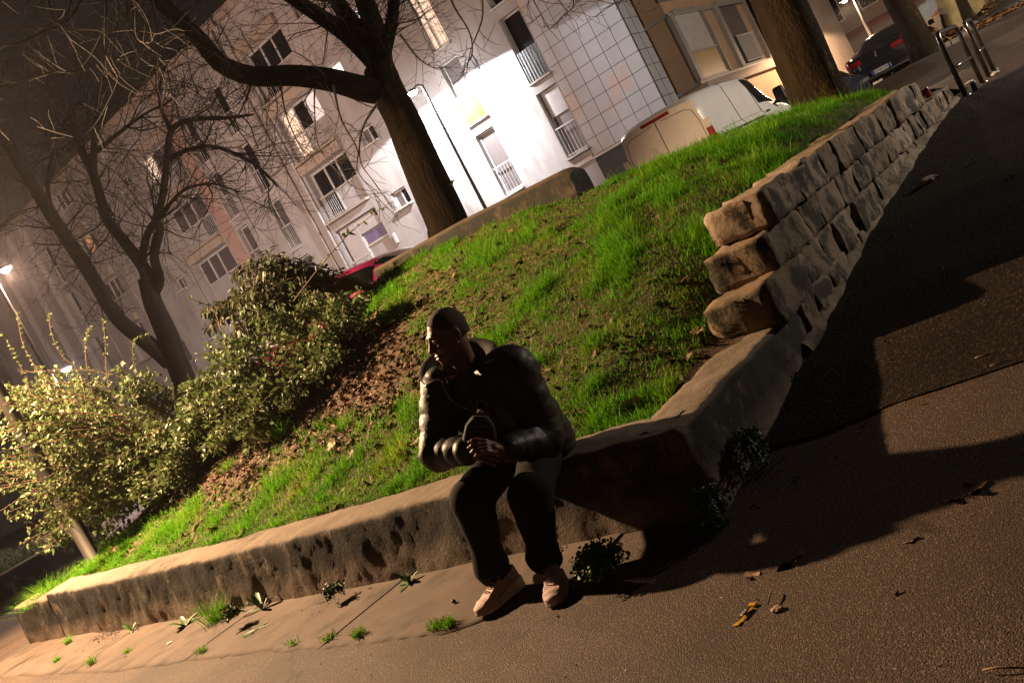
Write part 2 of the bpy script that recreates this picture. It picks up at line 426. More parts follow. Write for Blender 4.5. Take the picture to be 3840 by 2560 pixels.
def interp2(a, w):
    w = np.clip(w, 0, 13); a = np.clip(a+.1466*w, _Ha[0], _Ha[-1])
    i = np.clip(np.searchsorted(_Ha, a)-1, 0, len(_Ha)-2); j = np.clip(np.searchsorted(_Hw, w)-1, 0, len(_Hw)-2)
    fa = (a-_Ha[i])/(_Ha[i+1]-_Ha[i]); fw = (w-_Hw[j])/(_Hw[j+1]-_Hw[j])
    return (_Hz[i, j]*(1-fa)+_Hz[i+1, j]*fa)*(1-fw)+(_Hz[i, j+1]*(1-fa)+_Hz[i+1, j+1]*fa)*fw
def mound_z(a, w):
    a = np.asarray(a, float); w = np.asarray(w, float)
    z = 0
    for da, dw in ((-.22, 0), (.22, 0), (0, -.22), (0, .22), (0, 0)):   # softened table
        z = z+interp2(a+da, np.maximum(w+dw, 0))
    z = z/5
    P = np.stack([a, w, a*0], -1)
    return z+.035*fbm(P, 1.6, 3)*sstep(.3, .9, w)+.012*fbm(P, 7., 2)
def amax(w): return LE-.1466*np.asarray(w)-.20
def mound_pt(a, w):
    p = from_aw(a, w); p[..., 2] = mound_z(a, w); return p
M_SOIL = mat('dark soil and mulch', (.08, .047, .03), .95, (.14, .08, .046), 9., color3=(.03, .034, .012), scale3=3., ramp3=(.5, .7), bump=1., bscale=60, bdist=.03)
wv = np.concatenate([np.arange(.16, 5.2, .07), np.arange(5.2, 12.6, .2)])
tv = np.linspace(0, 1, 130)
Wg = np.repeat(wv[:, None], 130, 1); Ag = .05+(amax(Wg)-.05)*tv[None]
Pm = mound_pt(Ag, Wg)
keep = ~((Ag < 6.3) & (Wg > 4.78))
n, m_ = Ag.shape; i = np.arange(n-1)[:, None]*m_; j = np.arange(m_-1)[None]
Q = np.stack([i+j, i+j+1, i+m_+j+1, i+m_+j], -1).reshape(-1, 4); kf = keep.ravel()[Q].all(1)
me = mesh_data('planter_soil', Pm.reshape(-1, 3), [Q[kf]], True)
link('planter_soil', me, M_SOIL, kind='structure')

# ================================================================== low wall: front run and the corner, rendered stone
M_WALL = mat('mossy rendered stone', (.30, .225, .155), .9, (.16, .115, .07), 3.0, color3=(.022, .02, .011), scale3=2.3, ramp3=(.47, .56), bump=.7, bscale=40, bdist=.012, bdetail=8)
def moss_face_mat(name, light, mid, dark, moss, grow=(.40, .53)):
    """stone whose upright faces carry a ragged dark growth, pale at the foot and on top"""
    m = mat(name, light, .92); nt = m.node_tree; n = nt.nodes; l = nt.links; b = n['Principled BSDF']
    ge = n.new('ShaderNodeNewGeometry')
    def nz(s, d, st=None):
        t = n.new('ShaderNodeTexNoise'); t.inputs['Scale'].default_value = s; t.inputs['Detail'].default_value = d; t.inputs['Roughness'].default_value = .7
        v = ge.outputs['Position']
        if st:
            mp = n.new('ShaderNodeMapping'); mp.inputs['Scale'].default_value = st; l.new(v, mp.inputs[0]); v = mp.outputs[0]
        l.new(v, t.inputs['Vector']); return t.outputs[0]
    def rg(f, a, c, lo=0, hi=1):
        r = n.new('ShaderNodeMapRange'); r.inputs[1].default_value = a; r.inputs[2].default_value = c; r.inputs[3].default_value = lo; r.inputs[4].default_value = hi
        l.new(f, r.inputs[0]); return r.outputs[0]
    def mul(a, c):
        x = n.new('ShaderNodeMath'); x.operation = 'MULTIPLY'; l.new(a, x.inputs[0]); l.new(c, x.inputs[1]); return x.outputs[0]
    def mx(f, a, c):
        x = n.new('ShaderNodeMix'); x.data_type = 'RGBA'; l.new(f, x.inputs[0])
        if isinstance(a, tuple): x.inputs[6].default_value = col4(a)
        else: l.new(a, x.inputs[6])
        x.inputs[7].default_value = col4(c); return x.outputs[2]
    c = mx(rg(nz(5., 6), .35, .65), light, mid)
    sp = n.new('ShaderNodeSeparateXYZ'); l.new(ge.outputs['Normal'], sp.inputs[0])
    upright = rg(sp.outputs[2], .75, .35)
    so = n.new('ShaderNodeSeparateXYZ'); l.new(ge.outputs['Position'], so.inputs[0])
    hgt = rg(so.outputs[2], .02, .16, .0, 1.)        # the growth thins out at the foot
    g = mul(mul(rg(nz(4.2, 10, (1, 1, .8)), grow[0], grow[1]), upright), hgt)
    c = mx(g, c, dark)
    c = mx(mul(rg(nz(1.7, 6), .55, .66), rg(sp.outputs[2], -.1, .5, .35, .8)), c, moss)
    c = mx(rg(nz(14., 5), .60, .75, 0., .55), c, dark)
    oi = n.new('ShaderNodeObjectInfo'); hs = n.new('ShaderNodeHueSaturation'); l.new(rg(oi.outputs['Random'], 0, 1, .62, 1.2), hs.inputs['Value']); l.new(rg(oi.outputs['Random'], 1, 0, .75, 1.1), hs.inputs['Saturation']); l.new(c, hs.inputs['Color'])
    c = hs.outputs[0]
    l.new(c, b.inputs['Base Color'])
    bp = n.new('ShaderNodeBump'); bp.inputs['Strength'].default_value = .9; bp.inputs['Distance'].default_value = .012
    l.new(nz(38, 8), bp.inputs['Height']); l.new(bp.outputs[0], b.inputs['Normal'])
    return m
M_FRONT = moss_face_mat('rendered wall with dark growth', (.21, .15, .10), (.135, .095, .06), (.013, .010, .006), (.045, .042, .015), (.36, .46))
M_STONE = moss_face_mat('weathered limestone', (.36, .265, .175), (.25, .175, .11), (.032, .027, .014), (.12, .105, .04), (.47, .54))

def swept_wall(name, plan, nrm, ztop, thick, material, parent=None, foot=.12, nz_amp=.016, res=.035, **kw):
    """plan (k,2) points along the face, nrm outward normals, ztop array: rounded section with noise"""
    plan = np.asarray(plan); k = len(plan)
    zb = ground_z(plan[:, 0], plan[:, 1])-foot
    r = .045
    sec = []
    nf = 14
    for t in np.linspace(0, 1, nf): sec.append(('f', t))
    for a in np.linspace(0, math.pi/2, 5)[1:]: sec.append(('r', a))
    for t in np.linspace(0, 1, 8)[1:]: sec.append(('t', t))
    sec.append(('b', 0.))
    rows = []
    for kind_, t in sec:
        if kind_ == 'f': off = -.02*t; z = zb+(ztop-r-zb)*t
        elif kind_ == 'r': off = -.02-r*(1-math.cos(t)); z = ztop-r+r*math.sin(t)
        elif kind_ == 't': off = -.02-r-(thick-r-.02)*t; z = ztop+.006*math.sin(3*t)
        else: off = -thick*np.ones(k); z = ztop-.35
        P = np.concatenate([plan+nrm*np.reshape(off, (-1, 1)), np.reshape(z*np.ones(k), (-1, 1))], 1)
        rows.append(P)
    P = np.stack(rows, 1)
    d = nz_amp*fbm(P, 5., 4)+.02*fbm(P, 1.3, 2)+.008*fbm(P, 16., 2)
    P[..., :2] += (nrm[:, None]*d[..., None])*np.array([1.]+[1.]*(len(sec)-1))[None, :, None]
    P[:, nf-1:, 2] += .014*fbm(P[:, nf-1:], 4., 3)+.006*fbm(P[:, nf-1:], 15., 2)
    loc = np.array([plan[0][0], plan[0][1], float(ground_z(*plan[0]))])
    mb = MB(); mb.grid(P-loc)
    # end caps
    for e in (0, k-1):
        ring = P[e]-loc; c = ring.mean(0); m = len(ring)
        V = np.concatenate([ring, [c]]); T = [[m, a, a+1] for a in range(m-1)]+[[m, m-1, 0]]
        if e == 0: T = [t[::-1] for t in T]
        mb.add(V, np.array(T))
    return mb.build(name, material, parent, smooth=True, loc=loc if parent is None else loc-np.array(parent.location), **kw)

a = np.arange(1.36, LE-.14, .035)
pl1 = from_aw(a, a*0)[:, :2]; n1 = np.repeat(-NB[None, :2], len(a), 0)
th = np.linspace(0, 1, 9)[1:-1]
e1 = from_aw(LE-.14, 0.)[:2]; e2 = (A0+DV*.14)[:2]
co = np.array([(1-t)**2*e1+2*t*(1-t)*A0[:2]+t*t*e2 for t in th]); nco = np.array([(1-t)*-NB[:2]+t*-DN[:2] for t in th]); nco /= np.linalg.norm(nco, axis=1)[:, None]
s = np.arange(.14, 2.1, .035); pl2 = (A0[None]+DV[None]*s[:, None])[:, :2]; n2 = np.repeat(-DN[None, :2], len(s), 0)
plan = np.concatenate([pl1, co, pl2]); nrm = np.concatenate([n1, nco, n2])
aa, _ = aw(plan); ztop = np.interp(aa, [1.3, 2., 3.2, 5, 7, 9.9], [.49, .465, .43, .385, .36, .355])
wall = empty('low_wall', from_aw(5.5, .1, -.07), 0, 'low rendered stone wall with dark growth on its front, the person sits on it', 'wall')
swept_wall('wall_run', plan, nrm, ztop, .33, M_FRONT, wall)
a = np.arange(0.0, 1.31, .035); pl = from_aw(a, a*0+.01)[:, :2]
swept_wall('wall_end', pl, np.repeat(-NB[None, :2], len(a), 0), np.full(len(a), .435), .34, M_FRONT, wall)
w = np.arange(.36, 4.4, .05); pl = from_aw(w*0+.0, w)[:, :2][::-1]
swept_wall('wall_return', pl, np.repeat(-EV[None, :2], len(w), 0), np.full(len(w), .42), .3, M_FRONT, wall)

# ------------------------------------------------------------------ right wall: coursed limestone blocks
def stone_mesh(L, T, Hh, seed, rough=.018):
    """rounded, knocked-about block, origin at its outer lower corner: x along, y into the wall, z up"""
    nx, ny, nz_ = 9, 6, 6
    pts = {}; V = []; Q = []
    def vid(i, j, k):
        if (i, j, k) not in pts:
            pts[(i, j, k)] = len(V); V.append((i/nx, j/ny, k/nz_))
        return pts[(i, j, k)]
    for i in range(nx):
        for j in range(ny):
            Q.append([vid(i, j, 0), vid(i, j+1, 0), vid(i+1, j+1, 0), vid(i+1, j, 0)]); Q.append([vid(i, j, nz_), vid(i+1, j, nz_), vid(i+1, j+1, nz_), vid(i, j+1, nz_)])
        for k in range(nz_):
            Q.append([vid(i, 0, k), vid(i+1, 0, k), vid(i+1, 0, k+1), vid(i, 0, k+1)]); Q.append([vid(i, ny, k), vid(i, ny, k+1), vid(i+1, ny, k+1), vid(i+1, ny, k)])
    for j in range(ny):
        for k in range(nz_):
            Q.append([vid(0, j, k), vid(0, j, k+1), vid(0, j+1, k+1), vid(0, j+1, k)]); Q.append([vid(nx, j, k), vid(nx, j+1, k), vid(nx, j+1, k+1), vid(nx, j, k+1)])
    V = np.array(V); S = np.array([L, T, Hh]); C = V*S-S/2
    rad = .012
    inner = np.clip(C, -(S/2-rad), S/2-rad); d = C-inner; dn = np.linalg.norm(d, axis=1, keepdims=True)
    C = np.where(dn > 1e-6, inner+d/np.maximum(dn, 1e-6)*rad, C)
    off = seed*13.7
    N_ = C/np.maximum(np.linalg.norm(C/(S/2), axis=1, keepdims=True), .2)/S
    N_ /= np.linalg.norm(N_, axis=1, keepdims=True)+1e-9
    C = C+N_*(rough*1.5*fbm(C+off, 6., 3)+rough*1.3*fbm(C+off, 22., 3))[:, None]+.012*np.stack([vnoise(C+off, 12.), vnoise(C+off+9, 12.), vnoise(C+off+17, 12.)], -1)
    C[:, 2] += .01*C[:, 0]/L*math.sin(seed*5.)
    return mesh_data('stone', C+S/2, [np.array(Q)], True)
sw = empty('stone_wall', A0+np.array([0, 0, 0]), math.atan2(DV[1], DV[0]), 'stepped wall of weathered limestone blocks rising beside the dark path', 'wall')
def zb_s(s): return float(ground_z(*(A0+DV*s)[:2]))
rs = np.random.default_rng(21); sd = 0
courses = [(-.05, .16, 1.78, 9.0), (.165, .36, 1.78, 8.95), (.335, .565, 1.40, 8.9), (.572, .785, 1.74, 8.85), (.792, .995, 1.93, 7.05)]
for ci, (z0, z1, s0, s1) in enumerate(courses):
    s_ = s0; first = True
    while s_ < s1-.12:
        L = rs.uniform(.2, .58)
        if first and ci >= 2: L = rs.uniform(.6, .8)
        if s_+L > s1-.2: L = s1-s_
        zz0, zz1 = z0, z1
        if ci == 4: zz1 = z1+.01*(s_-2)+rs.uniform(-.006, .012)
        if zz1 > zb_s(s_+L/2)+.02:
            T = rs.uniform(.36, .42) if ci < 4 else rs.uniform(.37, .41)
            me = stone_mesh(L-.002, T, zz1-zz0+.004, sd, .014 if not (first and ci >= 2) else .024); sd += 1
            o = link('stone', me, M_STONE, sw); o.location = (s_+.008, rs.uniform(-.022, .012)-(.03 if ci == 4 else 0), zz0); o.rotation_euler = (rs.uniform(-.012, .012), 0, rs.uniform(-.02, .02))
        s_ += L; first = False
# recessed mortar heart and pale rough footing
M_MORT = mat('dark mortar', (.07, .052, .034), .95, (.035, .03, .018), 6., bump=.8, bscale=50, bdist=.01)
mb = MB(); mb.box((1.62, .028, -.2), (8.8, .34, .55)); mb.box((1.9, .028, .5), (8.7, .33, .77)); mb.box((2.1, .02, .7), (6.9, .33, .985))
mb.build('mortar_core', M_MORT, sw)
s = np.arange(1.6, 9.05, .04); R2 = []
for t in np.linspace(0, 1, 6):
    P = A0[None]+DV[None]*s[:, None]
    o_ = .05*(1-t)+.03*fbm(np.stack([s, s*0+t, s*0], -1), 4., 3)
    P = P-DN[None]*(o_+.005)[:, None]
    P[:, 2] = ground_z(P[:, 0], P[:, 1])-.03+t*(.085+.06*fbm(np.stack([s, s*0, s*0+3], -1), 3., 2)); R2.append(P)
R2.append(A0[None]+DV[None]*s[:, None]+DN[None]*.06+np.array([0, 0, 1])*R2[-1][:, 2:3])
M_FOOT = mat('pale lime footing', (.30, .24, .17), .95, (.16, .12, .08), 4., color3=(.05, .04, .025), scale3=3., ramp3=(.5, .65), bump=.8, bscale=45, bdist=.012)
P = np.stack(R2, 1); mb = MB(); mb.grid((P-A0)@rotz(math.atan2(DV[1], DV[0]))); mb.build('footing', M_FOOT, sw, smooth=True)

# ------------------------------------------------------------------ back wall on the crest
a = np.arange(3.0, 6.42, .04); a[-1] = 6.42
M_BACK = moss_face_mat('mossy old concrete', (.10, .072, .045), (.06, .045, .026), (.012, .011, .006), (.035, .036, .012), (.36, .5))
bw = empty('crest_wall', from_aw(5.2, 4.75, 1.5), 0, 'mossy concrete wall along the top of the grass bank in front of the big tree', 'wall')
pl = from_aw(a, a*0+4.62)[:, :2]; zt = np.interp(a, [3, 4.7, 5.6, 6.42], [2.03, 1.985, 1.93, 1.885]); zt[-3:] -= [.01, .025, .06]
P0 = []
for off, dz in ((-.02, -1.2), (-.02, -.6), (-.015, -.4), (-.01, -.25), (0, -.12), (.0, -.05), (.02, -.015), (.05, 0), (.14, .004), (.24, 0), (.28, -.03), (.3, -.12), (.3, -1.3)):
    q = np.concatenate([pl+NB[None, :2]*off, (zt+dz)[:, None]], 1); P0.append(q)
P = np.stack(P0, 1); d = .018*fbm(P, 5., 3)+.02*fbm(P, 1.6, 2); P[..., :2] -= NB[:2]*d[..., None]
mb = MB(); mb.grid(P-np.array(bw.location))
ring = P[-1]-np.array(bw.location); c = ring.mean(0); m = len(ring); mb.add(np.concatenate([ring, [c]]), np.array([[m, x, x+1] for x in range(m-1)]))
mb.build('wall_body', M_BACK, bw, smooth=True)

# ------------------------------------------------------------------ far planter on the left: low wall with a lawn above
M_LAWN = mat('dim lawn', (.03, .055, .012), .9, (.045, .075, .018), 6., bump=1., bscale=60, bdist=.02)
fl = empty('far_low_wall', at(100, 2180, 17), 0, 'low rendered wall holding the lawn beyond the side path', 'wall')
pA = at(-400, 2400, 15.5); pB = at(420, 2030, 19.5); dirn = (pB-pA)[:2]; Lw = np.linalg.norm(dirn); dirn /= Lw
k = np.arange(0, Lw, .06); pl = pA[None, :2]+dirn[None]*k[:, None]; nn = np.array([dirn[1], -dirn[0]])
swept_wall('wall_run', pl, np.repeat(nn[None], len(k), 0), np.full(len(k), .58), .3, M_FRONT, fl)
LP = []
for t in np.linspace(0, 1, 30):
    q = np.concatenate([pl-nn*(.28+t*9), np.full((len(pl), 1), .53)+1.5*sstep(0, 1, t)], 1); q[:, 2] += .04*fbm(q, 1.2, 2); LP.append(q)
mb = MB(); mb.grid(np.stack(LP, 0)); mb.build('lawn', M_LAWN, smooth=True, kind='structure')
# ================================================================== BUILDINGS
M_PLAST = mat('pale painted render', (.40, .37, .355), .9, (.32, .29, .275), .9, color3=(.20, .175, .16), scale3=1.4, ramp3=(.55, .8), stretch=(1, 1, .35), bump=.25, bscale=60, bdist=.006)
M_SALMON = mat('salmon painted render', (.40, .27, .22), .9, (.34, .22, .18), 1.2, bump=.25, bscale=60, bdist=.006)
M_BEIGE = mat('beige render', (.40, .33, .27), .9, (.34, .27, .21), 1.5, bump=.2, bscale=60, bdist=.005)
M_TILE = mat('grey facing tile', (.42, .43, .45), .45, (.36, .37, .40), .9, color3=(.46, .35, .31), scale3=.55, ramp3=(.56, .62), bump=.06, bscale=30, stretch=(1, 1, .55))
M_JOINT = mat('dark joint', (.05, .045, .04), .9, (.035, .03, .03), 5.)
M_TAN = mat('tan wall panel', (.40, .26, .155), .75, (.35, .22, .13), 1.5, bump=.1, bscale=40)
M_FRAME = mat('grey white window frame', (.55, .53, .50), .5, (.48, .46, .43), 3.)
M_ALU = mat('grey metal trim', (.36, .34, .32), .45, (.30, .28, .27), 4., metal=.3)
M_GLASS = mat('dark window glass', (.012, .012, .014), .08, (.02, .018, .018), 2., spec=.6)
M_CURT = mat('dim curtain behind glass', (.07, .06, .06), .5, (.12, .10, .10), 14., stretch=(6, 6, .3), spec=.6)
M_SHUT = mat('roller shutter', (.50, .47, .46), .6, (.44, .41, .40), 3.)
M_RAIL = mat('pale railing paint', (.55, .53, .51), .45, (.47, .45, .43), 6.)
M_GOLD = mat('gold sheet on railing', (.62, .40, .05), .32, (.5, .31, .04), 5., metal=.35, bump=.5, bscale=5, stretch=(7, 7, .4), bdist=.05)
M_DARKCLOTH = mat('dark screen on railing', (.012, .016, .013), .45, (.02, .025, .02), 4., bump=.5, bscale=4, stretch=(8, 8, .4), bdist=.04)
M_LIT = mat('lit room warm', (.6, .45, .36), .8, (.5, .36, .28), 2., emit=(1.0, .72, .52), estr=.95)
M_LITW = mat('lit room white', (.7, .68, .66), .8, (.6, .58, .56), 2., emit=(1.0, .95, .92), estr=2.2)
M_LITP = mat('lit room pink white', (.7, .6, .6), .8, (.6, .5, .5), 2., emit=(1.0, .80, .76), estr=.62)
M_LITO = mat('lit room orange', (.7, .35, .15), .8, (.6, .3, .12), 2., emit=(1.0, .45, .16), estr=.42)
M_LITB = mat('blue television glow', (.1, .15, .4), .8, (.1, .12, .35), 2., emit=(.30, .42, 1.0), estr=.7)
FB, PB, ZB = -30.0, 30.4, .4
bld = empty('apartment_building', fpz(FB, PB, ZB), YAWF, 'pale rendered apartment block with narrow windows and a tiled end', 'building')
OFS = np.array([FB, PB, ZB])
class BMB(MB):
    def bx(s, f0, f1, p0, p1, z0, z1): return s.box(np.array((f0, p0, z0))-OFS, np.array((f1, p1, z1))-OFS)

def holed_wall(rects, f0, f1, z0, z1, plane_p, reveal, extra_f=(), extra_z=()):
    fs = sorted(set([f0, f1]+[r[0] for r in rects]+[r[1] for r in rects]+list(extra_f)))
    zs = sorted(set([z0, z1]+[r[2] for r in rects]+[r[3] for r in rects]+list(extra_z)))
    mb = BMB()
    def quad(a, b, c, d): mb.add(np.array([a, b, c, d])-OFS, np.array([[0, 1, 2, 3]]))
    for i in range(len(fs)-1):
        for k in range(len(zs)-1):
            cf, cz = (fs[i]+fs[i+1])/2, (zs[k]+zs[k+1])/2
            if any(r[0] < cf < r[1] and r[2] < cz < r[3] for r in rects): continue
            quad((fs[i], plane_p, zs[k]), (fs[i+1], plane_p, zs[k]), (fs[i+1], plane_p, zs[k+1]), (fs[i], plane_p, zs[k+1]))
    q = plane_p+reveal
    for a, b, c, d in rects:
        quad((a, plane_p, c), (a, q, c), (b, q, c), (b, plane_p, c)); quad((a, plane_p, d), (b, plane_p, d), (b, q, d), (a, q, d))
        quad((a, plane_p, c), (a, plane_p, d), (a, q, d), (a, q, c)); quad((b, plane_p, c), (b, q, c), (b, q, d), (b, plane_p, d))
    return mb
P0 = 30.4
slits = []   # (f0,f1,z0,z1,style)
for k, st in enumerate(('shutter', 'cloth', 'dark', 'dark')): slits.append((-18.0, -17.04, 3.73+2.96*k, 6.27+2.94*k, st))
for k, st in enumerate(('rail', 'gold', 'lit', 'dark')): slits.append((-21.2, -20.25, 3.70+2.98*k, 6.23+2.96*k, st))
for k, st in enumerate(('rail', 'rail', 'plain', 'plain')): slits.append((-33.1, -32.33, 3.60+2.86*k, 6.0+2.84*k, st))
for k, st in enumerate(('rail', 'blue', 'rail', 'plain')): slits.append((-35.84, -35.03, 3.5+2.86*k, 5.85+2.86*k, st))
for k, st in enumerate(('rail', 'rail', 'plain', 'plain')): slits.append((-51.6, -50.8, 3.5+2.86*k, 5.85+2.86*k, st))
for k, st in enumerate(('rail', 'plain', 'plain', 'plain')): slits.append((-44.6, -43.8, 3.5+2.86*k, 5.85+2.86*k, st))
squares = [(-26.35, -25.43, 5.46+2.87*k, 6.17+2.85*k, st) for k, st in enumerate(('sq', 'sq', 'sqlit', 'sq'))]
squares += [(-42.1, -41.25, 5.05+2.87*k, 5.70+2.87*k, 'sq') for k in range(4)]
squares += [(-23.95, -23.3, 12.25, 13.0, 'sqlit')]
bays = [(-30.2, -27.43, 3.62, 6.12, 'garage'), (-30.2, -27.43, 6.6, 8.85, 'bay'), (-30.2, -27.43, 9.42, 11.7, 'baylit'), (-30.2, -27.43, 12.3, 14.6, 'bay')]
bays += [(-39.95, -37.0, 3.4+2.87*k, 5.72+2.87*k, ('bay2', 'bay2', 'bay2', 'bay2lit')[k]) for k in range(4)]
bays += [(-48.2, -46.35, 6.0+2.8*k, 8.0+2.75*k, ('bay3', 'bay3', 'bay3', 'bay3')[k]) for k in range(4)]
allr = [r[:4] for r in slits+squares+bays]
ZR = 16.35
holed_wall([r for r in allr if r[3] < ZR], -62, -17.0, .3, ZR, P0, .30).build('wall', M_PLAST, bld)
# salmon painted strips and the parapet stand a little proud
mb = BMB(); mb.bx(-36.9, -35.98, P0-.012, P0+.02, .4, ZR); mb.build('painted_strip', M_SALMON, bld)
for a, b in ((-62, -44.5), (-44.4, -30.6), (-30.5, -17.0)):
    mb = BMB(); mb.bx(a, b, P0-.18, P0+.1, ZR, 16.76); bevel_obj(mb.build('parapet', M_BEIGE, bld), .02)
mb = BMB(); mb.bx(-62, -17.2, P0+.35, P0+11, .3, 16.3); mb.build('inner_mass', M_GLASS, bld)
# storey lines and down pipes
for z in (6.42, 9.28):
    mb = BMB(); mb.bx(-34.9, -33.2, P0-.004, P0+.01, z, z+.03); mb.build('storey_joint', M_BEIGE, bld)
for f in (-30.42, -31.0, -40.4, -45.5, -49.5):
    mb = BMB(); p = np.array([[f, P0-.08, .5], [f, P0-.08, 16.3]])-OFS; mb.tube(p, .05, 8); mb.build('down_pipe', M_FRAME if f > -31 else M_BEIGE, bld, smooth=True)
# shadow-giving vertical pilasters on the far left
for f in (-52.6, -54.4, -56.4):
    mb = BMB(); mb.bx(f, f+.5, P0-.35, P0, .4, ZR-.02); mb.build('pilaster', M_PLAST, bld)

def railing(parent, f0, f1, z0, z1, p, n, rad=.011, material=None, top=.025):
    mb = BMB(); mb.bx(f0, f1, p-.02, p+.02, z1-top, z1+top); r = mb.build('railing', material or M_RAIL, parent)
    mb = BMB(); mb.bx(f0, f1, p-.015, p+.015, z0+.04, z0+.07); mb.build('bottom_rail', material or M_RAIL, r)
    for i in range(n):
        f = f0+(f1-f0)*(i+.5)/n
        mb = BMB(); mb.tube(np.array([[f, p, z0], [f, p, z1-.02]])-OFS, rad, 6); mb.build('baluster', material or M_RAIL, r)
    return r
def shutter(parent, f0, f1, z0, z1, p, pitch=.055):
    n = int((z1-z0)/pitch); mb = BMB(); mb.bx(f0, f1, p, p+.02, z0, z1); s_ = mb.build('shutter', M_SHUT, parent)
    for i in range(n):
        z = z0+i*pitch; mb = BMB(); mb.bx(f0+.01, f1-.01, p-.013, p+.001, z+.006, z+pitch-.012); mb.build('slat', M_SHUT, s_)
def frame(parent, f0, f1, z0, z1, p, t=.06, d=.06, material=None, name='window'):
    mb = BMB(); mb.bx(f0, f1, p, p+d, z0, z0+t); mb.bx(f0, f1, p, p+d, z1-t, z1); mb.bx(f0, f0+t, p, p+d, z0+t, z1-t); mb.bx(f1-t, f1, p, p+d, z0+t, z1-t)
    return mb.build(name, material or M_FRAME, parent)
def pane(w_, f0, f1, z0, z1, p, material):
    mb = BMB(); mb.bx(f0, f1, p, p+.015, z0, z1); return mb.build('pane', material, w_)
def sill(parent, f0, f1, z, p=P0, out=.16, h=.06, material=None):
    mb = BMB(); mb.bx(f0-.04, f1+.05, p-out, p+.02, z-h, z); return mb.build('sill', material or M_FRAME, parent)
for f0, f1, z0, z1, st in slits:
    q = P0+.27
    w_ = frame(bld, f0+.02, f1-.02, z0, z1, q-.06)
    pm = {'lit': M_LIT, 'rail': M_CURT, 'shutter': M_CURT, 'gold': M_CURT, 'cloth': M_GLASS, 'blue': M_CURT}.get(st, M_GLASS)
    pane(w_, f0+.08, f1-.08, z0+.06, z1-.06, q-.03, pm)
    if st == 'blue': pane(w_, f1-.22, f1-.09, z0+.3, z1-.1, q-.05, M_LITB)
    if st == 'lit':
        mb = BMB(); mb.bx(f0+.32, f0+.40, q-.08, q-.045, z0, z1); mb.build('mullion', M_FRAME, w_)
    sill(bld, f0, f1, z0)
    if st == 'shutter': shutter(w_, f0+.06, f1-.06, z0+1.55, z1-.02, q-.09)
    if st in ('shutter', 'rail', 'lit', 'blue'): railing(bld, f0+.03, f1-.03, z0+.03, z0+1.12, P0+.06, 6)
    if st == 'plain': railing(bld, f0+.03, f1-.03, z0+.03, z0+1.05, P0+.06, 5)
    if st in ('gold', 'cloth'):
        # fabric stretched in soft folds over the rail, open to a return on the left
        n = 60; ff = np.linspace(f0+.03, f1-.02, n); zz = np.linspace(z0+.03, z0+1.17, 12)
        FF, ZZ = np.meshgrid(ff, zz, indexing='ij'); PP = P0+.03+(.028 if st == 'gold' else .010)*np.sin(ff*46)[:, None]*(.35+.65*np.linspace(1, .3, 12))[None]+.006*np.sin(ff*97+1)[:, None]
        mb = BMB(); mb.grid(np.stack([FF, PP+0*ZZ, ZZ], -1)-OFS); r = mb.build('balcony_screen', M_GOLD if st == 'gold' else M_DARKCLOTH, bld, smooth=True)
        mb = BMB(); mb.bx(f0+.02, f1-.02, P0+.055, P0+.09, z0+1.13, z0+1.17); mb.build('handrail', M_RAIL, r)
for f0, f1, z0, z1, st in squares:
    w_ = frame(bld, f0+.01, f1-.01, z0, z1, P0+.2, .07, .06)
    fm = (f0+f1)/2
    if st == 'sqlit': pane(w_, f0+.08, f1-.08, z0+.07, z1-.07, P0+.235, M_LITW)
    else:
        pane(w_, fm+.02, f1-.1, z0+.09, z1-.09, P0+.235, M_GLASS); pane(w_, f0+.08, fm-.02, z0+.07, z1-.07, P0+.235, M_CURT)
        mb = BMB(); mb.bx(fm-.03, fm+.03, P0+.19, P0+.25, z0+.07, z1-.07); mb.build('mullion', M_FRAME, w_)
    sill(bld, f0-.02, f1, z0, out=.2, h=.07)
